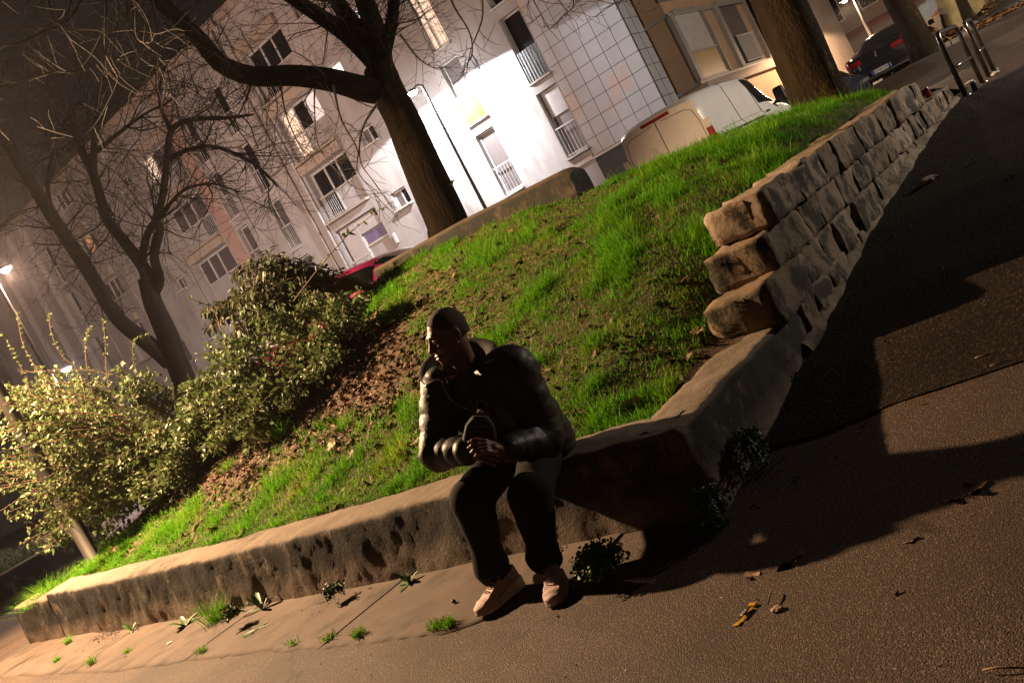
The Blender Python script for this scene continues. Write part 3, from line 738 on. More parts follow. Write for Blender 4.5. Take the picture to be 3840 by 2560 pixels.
for f0, f1, z0, z1, st in bays:
    q = P0+.26
    mb = BMB(); mb.bx(f0, f1, q, q+.04, z0, z1); mb.build('bay_back', M_PLAST, bld)
    sill(bld, f0, f1, z0, out=.28, h=.1, material=M_BEIGE)
    if st != 'garage':
        mb = BMB(); mb.bx(f0-.02, f1+.02, P0-.22, P0+.0, z1+.02, z1+.42); bevel_obj(mb.build('bay_lintel', M_BEIGE, bld), .012)
    mir = st.startswith('bay2')
    if st == 'bay3':
        zs = z0+.85; fr = [f0+.12, f0+.62, f0+1.16, f1-.1]
    elif st == 'garage': zs = z0+1.25; fr = [f0+.1, f0+1.18, f0+1.9, f1-.05]
    else: zs = z0+1.08; fr = [f0+.18, f0+1.05, f0+1.85, f1-.06]
    if mir: fr = [f0+.06, f0+.9, f0+1.75, f1-.15]
    ztop = z1-.08
    w_ = frame(bld, fr[0], fr[-1], zs-.05, ztop, q-.07, .06, .06)
    for i in range(3):
        door = (i == 0 and not mir) or (i == 2 and mir)
        a, b = fr[i]+.06, fr[i+1]-.04
        pm = M_GLASS if not mir else M_CURT
        if st == 'baylit': pm = (M_LIT, M_GLASS, M_LITP)[i]
        if st == 'bay2lit' and i == 0: pm = M_LIT
        if st == 'bay3': pm = M_LITO if (i == 1 and abs(z0-11.6) < .2) else M_CURT
        if st == 'garage': continue
        zb = z0+.06 if (door and st != 'bay3') else zs
        pane(w_, a, b, zb, ztop-.05, q-.02, pm)
        mb = BMB(); mb.bx(b, b+.09, q-.07, q-.01, zb, ztop-.05); mb.build('mullion', M_FRAME, w_)
    if st == 'garage':
        shutter(w_, fr[0]+.05, fr[1]-.05, z0+.1, ztop-.03, q-.12); shutter(w_, fr[1]+.02, fr[3]-.05, zs+.55, ztop-.03, q-.12)
        M_PURP = mat('patterned purple blind', (.10, .07, .16), .5, (.16, .12, .26), 9., color3=(.4, .06, .12), scale3=2., ramp3=(.62, .66))
        pane(w_, fr[1]+.12, fr[2]-.03, zs+.06, zs+.5, q-.02, M_PURP); pane(w_, fr[2]+.03, fr[3]-.1, zs+.06, zs+.5, q-.02, M_PURP)
        mb = BMB(); mb.bx(fr[1]-.05, fr[1]+.04, q-.14, q, z0+.1, ztop); mb.build('post', M_FRAME, w_)
        railing(bld, fr[0], fr[1], z0+.05, z0+.95, P0+.05, 8)
    elif st != 'bay3':
        if mir: railing(bld, fr[2]+.1, fr[3]+.1, z0+.05, z0+1.05, P0+.04, 7)
        else: railing(bld, fr[0]-.05, fr[1]+.03, z0+.05, z0+1.06, P0+.04, 8)
# conduit box on the white wall
mb = BMB(); mb.bx(-27.2, -27.05, P0-.1, P0, 4.3, 4.75); bevel_obj(mb.build('meter_box', M_FRAME, bld), .02)

# ---- tiled end: every tile is a piece
mb = BMB(); mb.bx(-17.0, -13.72, P0-.005, P0+1.15, .4, 16.5); mb.build('tile_backing', M_JOINT, bld)
ts = .572
tile_me = {}
def tile(w_, h_):
    key = (round(w_, 3), round(h_, 3))
    if key not in tile_me:
        mb = MB(); mb.box((.010, -.022, .010), (w_-.010, 0, h_-.010)); tile_me[key] = mb.data('tile'); tile_me[key].materials.append(M_TILE)
    return tile_me[key]
zrow = np.arange(3.36, 11.2, ts)
cols = [-17.0+.02]+[-13.70-ts*k for k in range(5, 0, -1)]+[-13.70]
cols = sorted(set([round(c, 3) for c in cols]))
for zi, z in enumerate(zrow):
    for i in range(len(cols)-1):
        o = link('tile', tile(cols[i+1]-cols[i], ts), None, bld); o.location = (cols[i]-FB, P0-.006-PB+rs.uniform(-.003, .0), z-ZB)
    for i in range(2):      # return face
        o = link('tile', tile(.52, ts), None, bld); o.location = (-13.70-FB, P0+.03+.55*i-PB, z-ZB); o.rotation_euler = (0, 0, math.pi/2)
mb = BMB(); mb.bx(-17.06, -13.66, P0-.05, P0+.05, 3.26, 3.345); mb.build('tile_ledge', M_ALU, bld)
# recessed ground storey under the tiled end
mb = BMB(); mb.bx(-23.5, -17.01, P0-.06, P0+.02, 3.28, 3.42); mb.build('base_ledge', M_ALU, bld)

# ---- tan wing stepping back on the right
wing = empty('apartment_wing', fpz(-12.8, 34.5, .5), YAWF, 'tan panelled wing with roller shutters beside the white van', 'building')
OFS_B = OFS.copy(); OFS = np.array([-12.8, 34.5, .5])
mb = BMB(); mb.bx(-13.64, -12.8, 31.56, 34, .5, 9.5); mb.bx(-14.2, -12.82, 31.6, 39.2, .5, 16.); mb.build('wall', M_TAN, wing)
for z in (3.72, 6.22, 9.3):
    mb = BMB(); mb.bx(-13.68, -12.72, 31.47, 31.56, z, z+.1); mb.build('panel_trim', M_ALU, wing)
    mb = BMB(); mb.bx(-12.80, -12.70, 31.47, 39.1, z, z+.1); mb.build('panel_trim', M_ALU, wing)
for zlev in range(2):
    dz = 2.95*zlev
    for p_, w__ in ((31.52, .32), (34.42, .08), (35.68, .34), (38.86, .2)):
        mb = BMB(); mb.bx(-12.82, -12.66, p_, p_+w__, 3.82+dz, 6.22+dz); mb.build('upright', M_ALU, wing)
    # big window with half lowered shutter over an ochre panel
    fr_ = BMB(); fr_.bx(-12.81, -12.72, 31.86, 34.4, 3.83+dz, 3.9+dz); fr_.bx(-12.81, -12.72, 31.86, 34.4, 4.82+dz, 4.9+dz); w1 = fr_.build('window', M_ALU, wing)
    M_OCH = mat('ochre frosted panel', (.42, .30, .14), .35, (.36, .25, .11), 1.)
    mb = BMB(); mb.bx(-12.79, -12.755, 31.9, 34.3, 3.9+dz, 4.82+dz); mb.build('pane', M_OCH, w1)
    for i in range(24):
        mb = BMB(); mb.bx(-12.79, -12.735, 31.95, 34.2, 4.9+.055*i+dz, 4.945+.055*i+dz); mb.build('slat', M_SHUT, w1)
    mb = BMB(); mb.bx(-12.8, -12.62, 31.9, 34.4, 6.2+dz, 6.4+dz); bevel_obj(mb.build('shutter_box', M_ALU, wing), .03)
    fr_ = BMB(); fr_.bx(-12.81, -12.74, 36.1, 38.2, 3.83+dz, 3.9+dz); w2 = fr_.build('window', M_ALU, wing)
    mb = BMB(); mb.bx(-12.79, -12.765, 36.1, 38.2, 3.9+dz, 4.95+dz); mb.build('pane', M_GLASS, w2)
    for i in range(24):
        mb = BMB(); mb.bx(-12.79, -12.75, 36.15, 38.1, 4.95+.055*i+dz, 4.99+.055*i+dz); mb.build('slat', mat('dark shutter', (.16, .14, .14), .6, (.12, .1, .1), 3.), w2)
    mb = BMB(); mb.bx(-12.8, -12.62, 36.0, 39., 6.22+dz, 6.42+dz); bevel_obj(mb.build('shutter_box', M_ALU, wing), .03)
    mb = BMB(); mb.bx(-12.66, -12.62, 36.3, 38.15, 4.96+dz, 5.0+dz); rl = mb.build('railing', M_RAIL, wing)
    mb = BMB(); mb.bx(-12.66, -12.62, 36.3, 38.15, 3.93+dz, 3.97+dz); mb.build('bottom_rail', M_RAIL, rl)
    for i in range(17):
        p_ = 36.35+i*.11; mb = BMB(); mb.bx(-12.65, -12.63, p_, p_+.03, 3.97+dz, 4.96+dz); mb.build('baluster', M_RAIL, rl)
mb = BMB(); mb.bx(-13.7, -12.55, 31.6, 39.3, 3.40, 3.715); bevel_obj(mb.build('slab_edge', M_BEIGE, wing), .015)
mb = BMB(); mb.bx(-13.4, -12.95, 31.9, 38.6, .4, 3.40); mb.build('ground_storey', M_TAN, wing)
# far lit return with a shuttered window
mb = BMB(); mb.bx(-12.2, -11.6, 40.2, 46, .5, 9); mb.build('rear_wall', M_BEIGE, wing)
OFS = OFS_B

# ---- mural building at the far end of the street
M_MURW = mat('dusky render', (.30, .23, .19), .9, (.25, .19, .155), 1., bump=.2, bscale=40)
M_MURB = mat('dark mural ground', (.07, .06, .065), .8, (.05, .045, .05), 2.)
M_RED = mat('mural dull red', (.22, .045, .04), .8, (.17, .035, .03), 2.5)
M_DKRED = mat('dark red band', (.12, .03, .035), .8, (.10, .025, .03), 2.)
M_BLUE = mat('mural grey blue', (.16, .22, .30), .8, (.12, .17, .24), 3.)
M_PALE = mat('mural pale', (.42, .36, .32), .8, (.34, .29, .25), 3.)
mur = empty('mural_building', fpz(-8, 48, 1.2), YAWF, 'low building with a red, blue and white painted mural behind the trees', 'building')
OFS = np.array([-8, 48, 1.2])
mb = BMB(); mb.bx(-18, 14, 48, 56, .3, 12); mb.build('wall', M_MURW, mur)
mb = BMB(); mb.bx(-18, 14, 47.97, 48, 3.30, 3.62); mb.build('red_band', M_DKRED, mur)
mb = BMB(); mb.bx(-18, 14, 47.98, 48, .3, 3.295); mb.build('mural_ground', M_MURB, mur)
def blob(f, z, rf, rz, material, lift, seed, n=26):
    r_ = np.random.default_rng(seed); th_ = np.arange(n)/n*2*math.pi
    rr = 1+.18*np.sin(th_*3+seed)+.12*np.sin(th_*5+2*seed)+.06*r_.standard_normal(n)
    poly = np.stack([f+rf*rr*np.cos(th_)-OFS[0], np.maximum(z+rz*rr*np.sin(th_), .9)-OFS[2]], 1)
    mb = MB(); mb.prism(poly, 47.98-lift-.004-OFS[1], 47.98-lift+.0015-OFS[1]); mb.build('mural_patch', material, mur)
for f, z, rf, rz, m_b, lf, sd_ in [(-11.2, 1.9, 1.9, .75, M_PALE, .0, 1), (-11.2, 1.85, 1.75, .66, M_RED, .006, 2), (-9.0, 2.0, 1.0, .9, M_PALE, 0, 3), (-8.3, 2.7, .8, .6, M_BLUE, .006, 4), (-7.2, 2.3, 1.1, 1.0, M_RED, .012, 5),
                                  (-7.9, 1.5, .9, .4, M_BLUE, .012, 6), (-5.6, 1.9, 1.2, .8, M_PALE, 0, 7), (-4.2, 2.3, 1.1, .8, M_RED, .006, 8), (-2.2, 1.9, 1.2, .8, M_BLUE, 0, 9), (-9.2, 1.5, .6, .35, M_RED, .012, 10), (-6.6, 2.4, .35, .8, M_PALE, .018, 12)]:
    blob(f, z, rf, rz, m_b, lf, sd_)
for f in (-11.0, -12.6, -7.8):
    w_ = frame(mur, f, f+.8, 4.2, 5.6, 47.94, .06, .06); pane(w_, f+.06, f+.74, 4.26, 5.54, 47.97, M_GLASS)
OFS = OFS_B

# ================================================================== STREET LAMPS
M_POST = mat('galvanised lamp post', (.04, .033, .028), .6, (.03, .025, .022), 6., metal=.5)
M_LUM = mat('lamp housing', (.16, .16, .17), .5, (.12, .12, .13), 6., metal=.3)
def street_lamp(head, colour, watts, label, arm=(-.4, -.15), lens=.09, spot=R_(172), soft=.07, foot_z=None, glow=900., group='street lamps', aim=None, blend=.1):
    head = np.asarray(head, float); px, py = head[0]-arm[0], head[1]-arm[1]
    fz = float(ground_z(px, py)) if foot_z is None else foot_z
    root = empty('street_lamp', (px, py, fz), 0, label, 'street lamp', group)
    o_ = np.array([px, py, fz]); H_ = head[2]+.12-fz
    mb = MB(); mb.lathe([(.16, -.05), (.16, .03), (.085, .06), (.08, 1.2), (.06, H_*.6), (.05, H_-.1), (.03, H_)], 14); mb.build('post', M_POST, root, smooth=True)
    h_ = head-o_
    mb = MB(); mb.tube(spline([(0, 0, H_-.15), (arm[0]*.3, arm[1]*.3, H_+.05), (h_[0], h_[1], h_[2]+.1)], 8), .028, 8); mb.build('arm', M_POST, root, smooth=True)
    mb = MB(); mb.lathe([(.0, .16), (.12, .14), (.2, .08), (.215, .045), (.2, .035)], 18, (h_[0], h_[1], h_[2])); mb.build('housing', M_LUM, root, smooth=True)
    ml = mat('lamp lens %s' % ('warm' if colour[2] < .7 else 'white'), (.9, .9, .9), .3, (.85, .85, .85), 3., emit=colour, estr=glow)
    mb = MB(); mb.lathe([(.0, -lens*.55), (lens*.6, -lens*.42), (lens, 0.), (lens*1.02, .03)], 18, (h_[0], h_[1], h_[2])); le = mb.build('lens', ml, root, smooth=True); le.visible_shadow = True
    L = bpy.data.lights.new('lamp_light', 'SPOT' if spot else 'POINT'); L.energy = watts; L.color = colour; L.shadow_soft_size = soft
    if spot: L.spot_size = spot; L.spot_blend = blend
    lo = bpy.data.objects.new('lamp_light', L); COL.objects.link(lo); lo.parent = root; lo.location = (h_[0], h_[1], h_[2]-lens*.55-soft-.012)
    if aim is not None: lo.rotation_euler = Vector(aim).to_track_quat('-Z', 'Y').to_euler()
    return root
LED1 = at(1548, 350, 34.7)
street_lamp(LED1, LED_COL, LED_W, 'lit white street lamp close to the white wall behind the big tree', (-.42, .1), soft=.05, aim=tuple(PV*.17+np.array([0, 0, -.985])), spot=R_(166), lens=.18, blend=.04)
street_lamp(at(250, 1385, 36), (1.0, .90, .86), LED2_W, 'lit white street lamp seen through the shrubs', (.5, .2), spot=None, lens=.16, glow=300.)
street_lamp(at(3168, 6, 37), WARM_COL, WARM_W, 'lit warm street lamp standing behind the black car', (-.3, .1))
street_lamp(KEY_POS, KEY_COL, KEY_W, 'warm street lamp whose post stands among the shrubs at the end of the low wall', (-.77, -.73), soft=.09, foot_z=.50, aim=(.40, -.34, -.84), spot=R_(152), glow=10., blend=.3)
street_lamp(SIDE_POS, SIDE_COL, SIDE_W, 'warm street lamp across the dark path', (-.5, .1), soft=.2, aim=(-.8, .55, -.2), spot=R_(132), blend=.5)

street_lamp(at(22, 1012, 30), (1.0, .62, .46), 6000, 'warm lamp high beside the far left end of the apartment block', (.3, .3), spot=None, lens=.14, glow=200.)
# ================================================================== VEHICLES
M_TYRE = mat('tyre rubber', (.015, .015, .015), .85, (.02, .02, .02), 20.)
M_RIM = mat('wheel rim', (.35, .35, .36), .35, (.28, .28, .29), 10., metal=.8)
M_BLKP = mat('black trim plastic', (.012, .012, .013), .5, (.02, .02, .02), 12.)
M_REDL = mat('red lamp glass', (.35, .008, .012), .15, (.25, .005, .01), 8., coat=.6)
M_CLRL = mat('clear lamp glass', (.45, .40, .38), .15, (.38, .34, .33), 8., coat=.5)
M_CARGL = mat('car window glass', (.012, .014, .014), .06, (.02, .022, .02), 2., coat=.5)
M_PLATE = mat('number plate white', (.75, .75, .72), .5, (.7, .7, .68), 6.)
M_PBLUE = mat('number plate blue', (.03, .07, .45), .5, (.03, .06, .4), 6.)
M_GAP = mat('panel gap', (.02, .018, .017), .8, (.03, .028, .027), 9.)
class CarShape:
    def __init__(s, rows, n=56):
        rows = np.array(rows, float); xs = np.linspace(rows[0, 0], rows[-1, 0], n)
        s.x = xs; s.t = np.stack([np.interp(xs, rows[:, 0], rows[:, i]) for i in range(1, 6)], 1)
        k = np.array([1, 2, 1.])/4
        for i in range(5):
            v = s.t[:, i].copy(); v[1:-1] = v[:-2]*.25+v[1:-1]*.5+v[2:]*.25; s.t[:, i] = v
    def sec(s, x, off=0.):
        zb, zs, zr, wb, wr = [np.interp(x, s.x, s.t[:, i]) for i in range(5)]
        y = np.array([wb*.86, wb*.97, wb, wb*.995, wb*.94, wb*.94*.45+wr*.55, wr, wr*.78, wr*.4, 0.])
        z = np.array([zb, zb+.10, zb*.5+zs*.5, zs-.07, zs, zs*.42+zr*.58, zr-.07, zr-.012, zr+.012, zr+.02])
        if off:
            d = np.gradient(np.stack([y, z], 1), axis=0); nrm = np.stack([d[:, 1], -d[:, 0]], 1); nrm /= np.linalg.norm(nrm, axis=1, keepdims=True)+1e-9
            y, z = y+nrm[:, 0]*off, z+nrm[:, 1]*off
        return y, z
    def body(s):
        R = []
        for x in s.x:
            y, z = s.sec(x); yy = np.concatenate([-y, y[:-1][::-1]]); zz = np.concatenate([z, z[:-1][::-1]])
            R.append(np.stack([np.full(len(yy), x), yy, zz], 1))
        R = np.array(R); mb = MB(); mb.grid(R)
        for e in (0, -1):
            ring = R[e]; c = ring.mean(0); m = len(ring); T = [[m, a, a+1] for a in range(m-1)]+[[m, m-1, 0]]
            if e == -1: T = [t[::-1] for t in T]
            mb.add(np.concatenate([ring, [c]]), np.array(T))
        return mb
    def panel(s, x0, x1, u0, u1, side, off=.006, nx=10, nu=6, shear=0.):
        """patch on the skin; u = fractional section index; side +1 left, -1 right, 0 = both across the top"""
        R = []
        for x in np.linspace(x0, x1, nx):
            if side == 0:
                us = np.concatenate([np.linspace(u0, 9, nu), np.linspace(9, u0, nu)[1:]]); sg = np.concatenate([-np.ones(nu), np.ones(nu-1)])
            else: us = np.linspace(u0, u1, nu); sg = np.full(nu, side)
            row = []
            for u, g in zip(us, sg):
                xx = x+shear*(u-u0)
                y, z = s.sec(xx, off); row.append((xx, g*np.interp(u, range(10), y), np.interp(u, range(10), z)))
            R.append(row)
        mb = MB(); mb.grid(np.array(R)); return mb
    def curve(s, pts, side, off=.004):
        out = []
        for x, u in pts:
            y, z = s.sec(x, off); out.append((x, side*np.interp(u, range(10), y), np.interp(u, range(10), z)))
        return np.array(out)
def solidify(o, t=.004):
    m = o.modifiers.new('solid', 'SOLIDIFY'); m.thickness = t; m.offset = 0; return o
def wheels(root, xs, hw, r, w=.2):
    for x in xs:
        for sd_ in (-1, 1):
            R = np.array([[1, 0, 0], [0, 0, 1], [0, -1, 0]], float)
            mb = MB(); mb.lathe([(r*.62, -w/2), (r*.93, -w/2), (r, -w*.35), (r, w*.35), (r*.93, w/2), (r*.62, w/2)], 26, (x, sd_*(hw-w*.52), r), R)
            t = mb.build('wheel', M_TYRE, root, smooth=True)
            mb = MB(); mb.lathe([(0, .03*sd_), (r*.2, .05*sd_), (r*.5, .035*sd_), (r*.63, .08*sd_)], 20, (x, sd_*(hw-w*.52), r), R); mb.build('rim', M_RIM, t, smooth=True)

# ---- white van
M_WHITE = mat('white van paint', (.72, .70, .68), .28, (.68, .66, .64), 3., color3=(.60, .56, .52), scale3=1.4, ramp3=(.55, .8), coat=.3)
rear = (np.array([3.39, 17.61, 0])+np.array([4.68, 16.59, 0]))/2
rear = gz(rear)
van = empty('delivery_van', rear, math.atan2(PV[1], PV[0]), 'white panel van parked with its rear doors towards the grass bank', 'van')
VS = CarShape([(0, .30, 1.12, 1.86, .90, .76), (.06, .28, 1.13, 1.92, .925, .80), (.5, .26, 1.14, 1.96, .94, .80), (1.6, .26, 1.14, 1.98, .95, .80), (2.6, .26, 1.13, 1.95, .95, .78), (2.95, .26, 1.13, 1.88, .95, .75),
               (3.35, .26, 1.12, 1.60, .95, .70), (3.85, .26, 1.10, 1.25, .94, .72), (4.1, .26, 1.02, 1.10, .93, .74), (4.6, .28, .86, .92, .86, .62), (4.82, .34, .62, .70, .70, .5)])
VS.body().build('body', M_WHITE, van, smooth=True)
solidify(VS.panel(2.62, 3.42, 4.35, 6.1, -1, .008, 12, 6, -.16).build('side_window', M_CARGL, van, smooth=True))
solidify(VS.panel(2.62, 3.42, 4.35, 6.1, 1, .008, 12, 6, -.16).build('side_window', M_CARGL, van, smooth=True))
solidify(VS.panel(3.05, 3.78, 6.3, 9, 0, .008, 10, 6).build('windscreen', M_CARGL, van, smooth=True))
def gapline(root, C_, r=.006): mb = MB(); mb.tube(C_, r, 5); mb.build('panel_gap', M_GAP, root)
for sd_ in (-1, 1):
    gapline(van, VS.curve([(1.38, u) for u in np.linspace(1.2, 6.4, 16)], sd_)); gapline(van, VS.curve([(2.5, u) for u in np.linspace(1.2, 6.2, 14)], sd_))
    gapline(van, VS.curve([(x, 6.4) for x in np.linspace(1.38, 2.5, 8)], sd_)); gapline(van, VS.curve([(x, 4.0) for x in np.linspace(.45, 2.45, 10)], sd_), .004)
    mb = MB(); mb.tube(VS.curve([(x, 2.9) for x in np.linspace(.35, 2.35, 12)], sd_, .004), .022, 6); mb.build('slide_rail', M_BLKP, van)
    mb = MB(); mb.tube(VS.curve([(x, 2.2) for x in np.linspace(.3, 3.9, 12)], sd_, .01), .05, 6); mb.build('side_moulding', M_BLKP, van)
    mb = MB(); mb.tube(VS.curve([(2.62, 3.3), (2.68, 3.35), (2.78, 3.35)], sd_, .015), .022, 8); mb.build('door_handle', M_BLKP, van, smooth=True)
    # mirror
    y0 = sd_*1.04; V_, Q_ = polygonize(lambda P: np.minimum(rbox(P, (3.42, y0, 1.28), (.07, .11, .16), .05), capsule(P, (3.42, sd_*.9, 1.18), (3.42, y0, 1.2), .035)), (3.25, min(sd_*.8, sd_*1.25), 1.05), (3.55, max(sd_*.8, sd_*1.25), 1.5), .022)
    link('mirror', mesh_data('mirror', V_, [Q_], True), M_BLKP, van)
    # tail lamp cluster, wrapping the rear corner
    mb = VS.panel(0.0, .10, 2.2, 4.3, sd_, .012, 4, 8); mb.box((-.02, min(sd_*.80, sd_*.915), .78), (.02, max(sd_*.80, sd_*.915), 1.27)); bevel_obj(mb.build('tail_light', M_REDL, van, smooth=False), .008)
    mb = MB(); mb.box((-.028, min(sd_*.82, sd_*.9), .62), (-.012, max(sd_*.82, sd_*.9), .86)); mb.build('reversing_light', M_CLRL, van)
    mb = MB(); mb.box((-.026, min(sd_*.80, sd_*.925), 1.285), (.02, max(sd_*.80, sd_*.925), 1.42)); bevel_obj(mb.build('lamp_cap', M_WHITE, van), .01)
    # rear door outline
    gapline(van, np.array([(-.004, sd_*.76, z) for z in (.45, 1.0)]+[(-.004, sd_*.75, 1.45), (-.004, sd_*.70, 1.66), (-.004, sd_*.6, 1.73), (-.004, sd_*.1, 1.76)]), .005)
gapline(van, np.array([(-.004, .02, .4), (-.004, .02, 1.80)]), .007)
mb = MB(); mb.box((-.03, -.30, 1.80), (.01, .30, 1.86)); bevel_obj(mb.build('high_brake_light', M_REDL, van), .012)
mb = MB(); mb.lathe([(0, .0), (.035, .0), (.045, .008), (.03, .014), (0, .014)], 16, (-.01, .11, 1.02), np.array([[0, 0, -1], [0, 1, 0], [1, 0, 0]], float)); mb.build('door_badge', M_RIM, van)
mb = MB(); mb.box((-.1, -.93, .3), (.05, .93, .55)); bevel_obj(mb.build('rear_bumper', M_BLKP, van), .04, 3)
wheels(van, (.95, 4.0), .93, .34)

# ---- black saloon
def text_obj(body, size, loc, rot, parent, material, name='lettering', align='CENTER', extrude=.002):
    cu = bpy.data.curves.new(name, 'FONT'); cu.body = body; cu.size = size; cu.align_x = align; cu.align_y = 'CENTER'; cu.extrude = extrude
    t = bpy.data.objects.new('tmp', cu); COL.objects.link(t)
    bpy.context.view_layer.update()
    me = bpy.data.meshes.new_from_object(t.evaluated_get(bpy.context.evaluated_depsgraph_get())); bpy.data.objects.remove(t)
    me.materials.clear(); o = link(name, me, material, parent, loc); o.rotation_euler = rot
    return o
CARROWS = [(0, .34, .98, 1.02, .74, .60), (.06, .28, 1.03, 1.07, .84, .66), (.55, .24, 1.03, 1.10, .90, .66), (1.3, .22, .98, 1.36, .915, .58), (1.9, .22, .95, 1.42, .92, .58), (2.5, .22, .93, 1.40, .92, .58), (3.2, .22, .92, 1.05, .92, .64), (3.4, .22, .90, .97, .92, .68),
           (4.2, .24, .80, .86, .88, .64), (4.55, .30, .62, .68, .74, .5)]
def saloon(name, rear, heading, paint, label, group=None, lights=True):
    root = empty(name, rear, heading, label, 'car', group); S_ = CarShape(CARROWS)
    S_.body().build('body', paint, root, smooth=True)
    solidify(S_.panel(.62, 1.22, 6.0, 9, 0, .006, 10, 6).build('rear_window', M_CARGL, root, smooth=True))
    solidify(S_.panel(2.62, 3.2, 6.0, 9, 0, .006, 10, 6).build('windscreen', M_CARGL, root, smooth=True))
    for sd_ in (-1, 1):
        solidify(S_.panel(1.2, 1.95, 4.25, 5.9, sd_, .006, 10, 5).build('side_window', M_CARGL, root, smooth=True)); solidify(S_.panel(2.02, 2.8, 4.25, 5.9, sd_, .006, 10, 5).build('side_window', M_CARGL, root, smooth=True))
        solidify(S_.panel(.0, .16, 2.6, 4.2, sd_, .012, 6, 5).build('tail_light', M_REDL, root, smooth=True), .008)
        mb = MB(); mb.box((-.02, min(sd_*.42, sd_*.76), .80), (.05, max(sd_*.42, sd_*.76), .93)); bevel_obj(mb.build('tail_light', M_REDL, root), .02)
        mb = MB(); mb.box((2.95, min(sd_*.9, sd_*1.06), .92), (3.1, max(sd_*.9, sd_*1.06), 1.06)); bevel_obj(mb.build('mirror', M_BLKP, root), .04, 3)
        gapline(root, S_.curve([(1.98, u) for u in np.linspace(1.2, 4.2, 10)], sd_), .005)
    mb = MB(); mb.box((-.07, -.82, .30), (.12, .82, .52)); bevel_obj(mb.build('rear_bumper', paint, root), .06, 3)
    mb = MB(); mb.box((-.078, -.7, .33), (-.06, .7, .365)); mb.build('chrome_strip', M_RIM, root)
    gapline(root, np.array([(-.01, y, .70-.02*abs(y)) for y in np.linspace(-.7, .7, 12)]), .005)
    mb = MB(); mb.box((-.086, -.26, .40), (-.07, .26, .51)); pl_ = mb.build('number_plate', M_PLATE, root)
    for y in (.225, -.225):
        mb = MB(); mb.box((-.0885, y-.03, .402), (-.0862, y+.03, .508)); mb.build('plate_band', M_PBLUE, pl_)
    return root
M_BLACKP = mat('black car paint', (.010, .011, .014), .16, (.012, .013, .016), 3., coat=1.0)
crear = gz(at(3322, 288, 25.5))
car1 = saloon('parked_car', crear, math.atan2(PV[1], PV[0]), M_BLACKP, 'glossy black saloon parked with its number plate towards the stone wall')
pl_ = [c for c in car1.children if c.name.startswith('number_plate')][0]
text_obj('EJ·960·DF', .095, (-.0862, 0, .456), (math.pi/2, 0, -math.pi/2), pl_, mat('plate black', (.01, .01, .012), .6, (.015, .015, .015), 9.))
# little standing-animal emblem above the plate
mb = MB()
for a_, b_, r_ in (((0, .0), (.01, .06), .012), ((.01, .06), (.035, .085), .013), ((.0, .0), (-.03, -.045), .009), ((0, 0), (.025, -.05), .009), ((.01, .05), (.045, .035), .008)):
    mb.tube(np.array([(-.012, -a_[0], .86+a_[1]), (-.012, -b_[0], .86+b_[1])]), r_, 6)
mb.build('emblem', M_RIM, car1)
wheels(car1, (.85, 3.6), .91, .32)
# ---- pink car behind the crest, dark car beyond the van
M_PINK = mat('magenta car paint', (.75, .05, .24), .4, (.7, .045, .22), 3., coat=.8)
pr = at(1372, 975, 15.3); pz = pr[2]-1.46
car2 = saloon('parked_car', np.array([*(pr+FV*1.95)[:2], pz]), math.atan2(-FV[1], -FV[0])+.15, M_PINK, 'magenta car parked behind the mossy crest wall')
wheels(car2, (.85, 3.6), .91, .32)
M_DKCAR = mat('dark blue car paint', (.02, .025, .04), .2, (.025, .03, .045), 3., coat=.8)
car3 = saloon('parked_car', gz(at(2985, 470, 22.5)), math.atan2(PV[1], PV[0]), M_DKCAR, 'dark car parked beyond the nose of the white van')
wheels(car3, (.85, 3.6), .91, .32)
# parking pads so that the cars behind the crest stand on ground
mb = MB(); c_ = np.array(car2.location); mb.box((-.3, -1.3, -.9), (5.2, 1.3, -.002)); mb.build('parking_bay', M_ROAD, smooth=False, kind='structure', loc=c_, rotz=car2.rotation_euler[2])

# ================================================================== CYCLE RACKS
M_STEEL = mat('scuffed dark steel tube', (.16, .15, .145), .28, (.10, .09, .085), 7., metal=.9)
def rack(p1, p2, label):
    p1, p2 = gz(p1), gz(p2); root = empty('cycle_rack', p1, 0, label, 'cycle rack', 'cycle racks beside the path'); o_ = p1
    up = np.array([0, 0, 1.]); h = .80; d = (p2-p1); L = np.linalg.norm(d); d = d/L; r = .12
    arc1 = [p1+up*(h-r)+d*(r-r*math.cos(t))+up*r*math.sin(t) for t in np.linspace(0, math.pi/2, 7)]
    arc2 = [p2+up*(h-r)-d*(r-r*math.cos(t))+up*r*math.sin(t) for t in np.linspace(math.pi/2, 0, 7)]
    mb = MB(); mb.tube(np.array([p1-up*.05]+arc1+arc2+[p2-up*.05])-o_, .03, 12); mb.build('hoop', M_STEEL, root, smooth=True)
    mb = MB(); mb.tube(np.array([p1+up*.36, p2+up*.36])-o_, .022, 10); mb.build('cross_bar', M_STEEL, root, smooth=True)
    for q in (p1, p2):
        mb = MB(); mb.lathe([(.0, .012), (.06, .012), (.065, 0), (.065, -.02)], 16, q-o_); mb.build('foot_plate', M_STEEL, root)
rack(at(3622, 362, 11.24), at(3681, 305, 12.2), 'steel cycle hoop with a cross bar nearest the stone wall')
rack(at(3705, 280, 12.9), at(3722, 255, 13.7), 'steel cycle hoop with a cross bar beside the crumpled tissue')

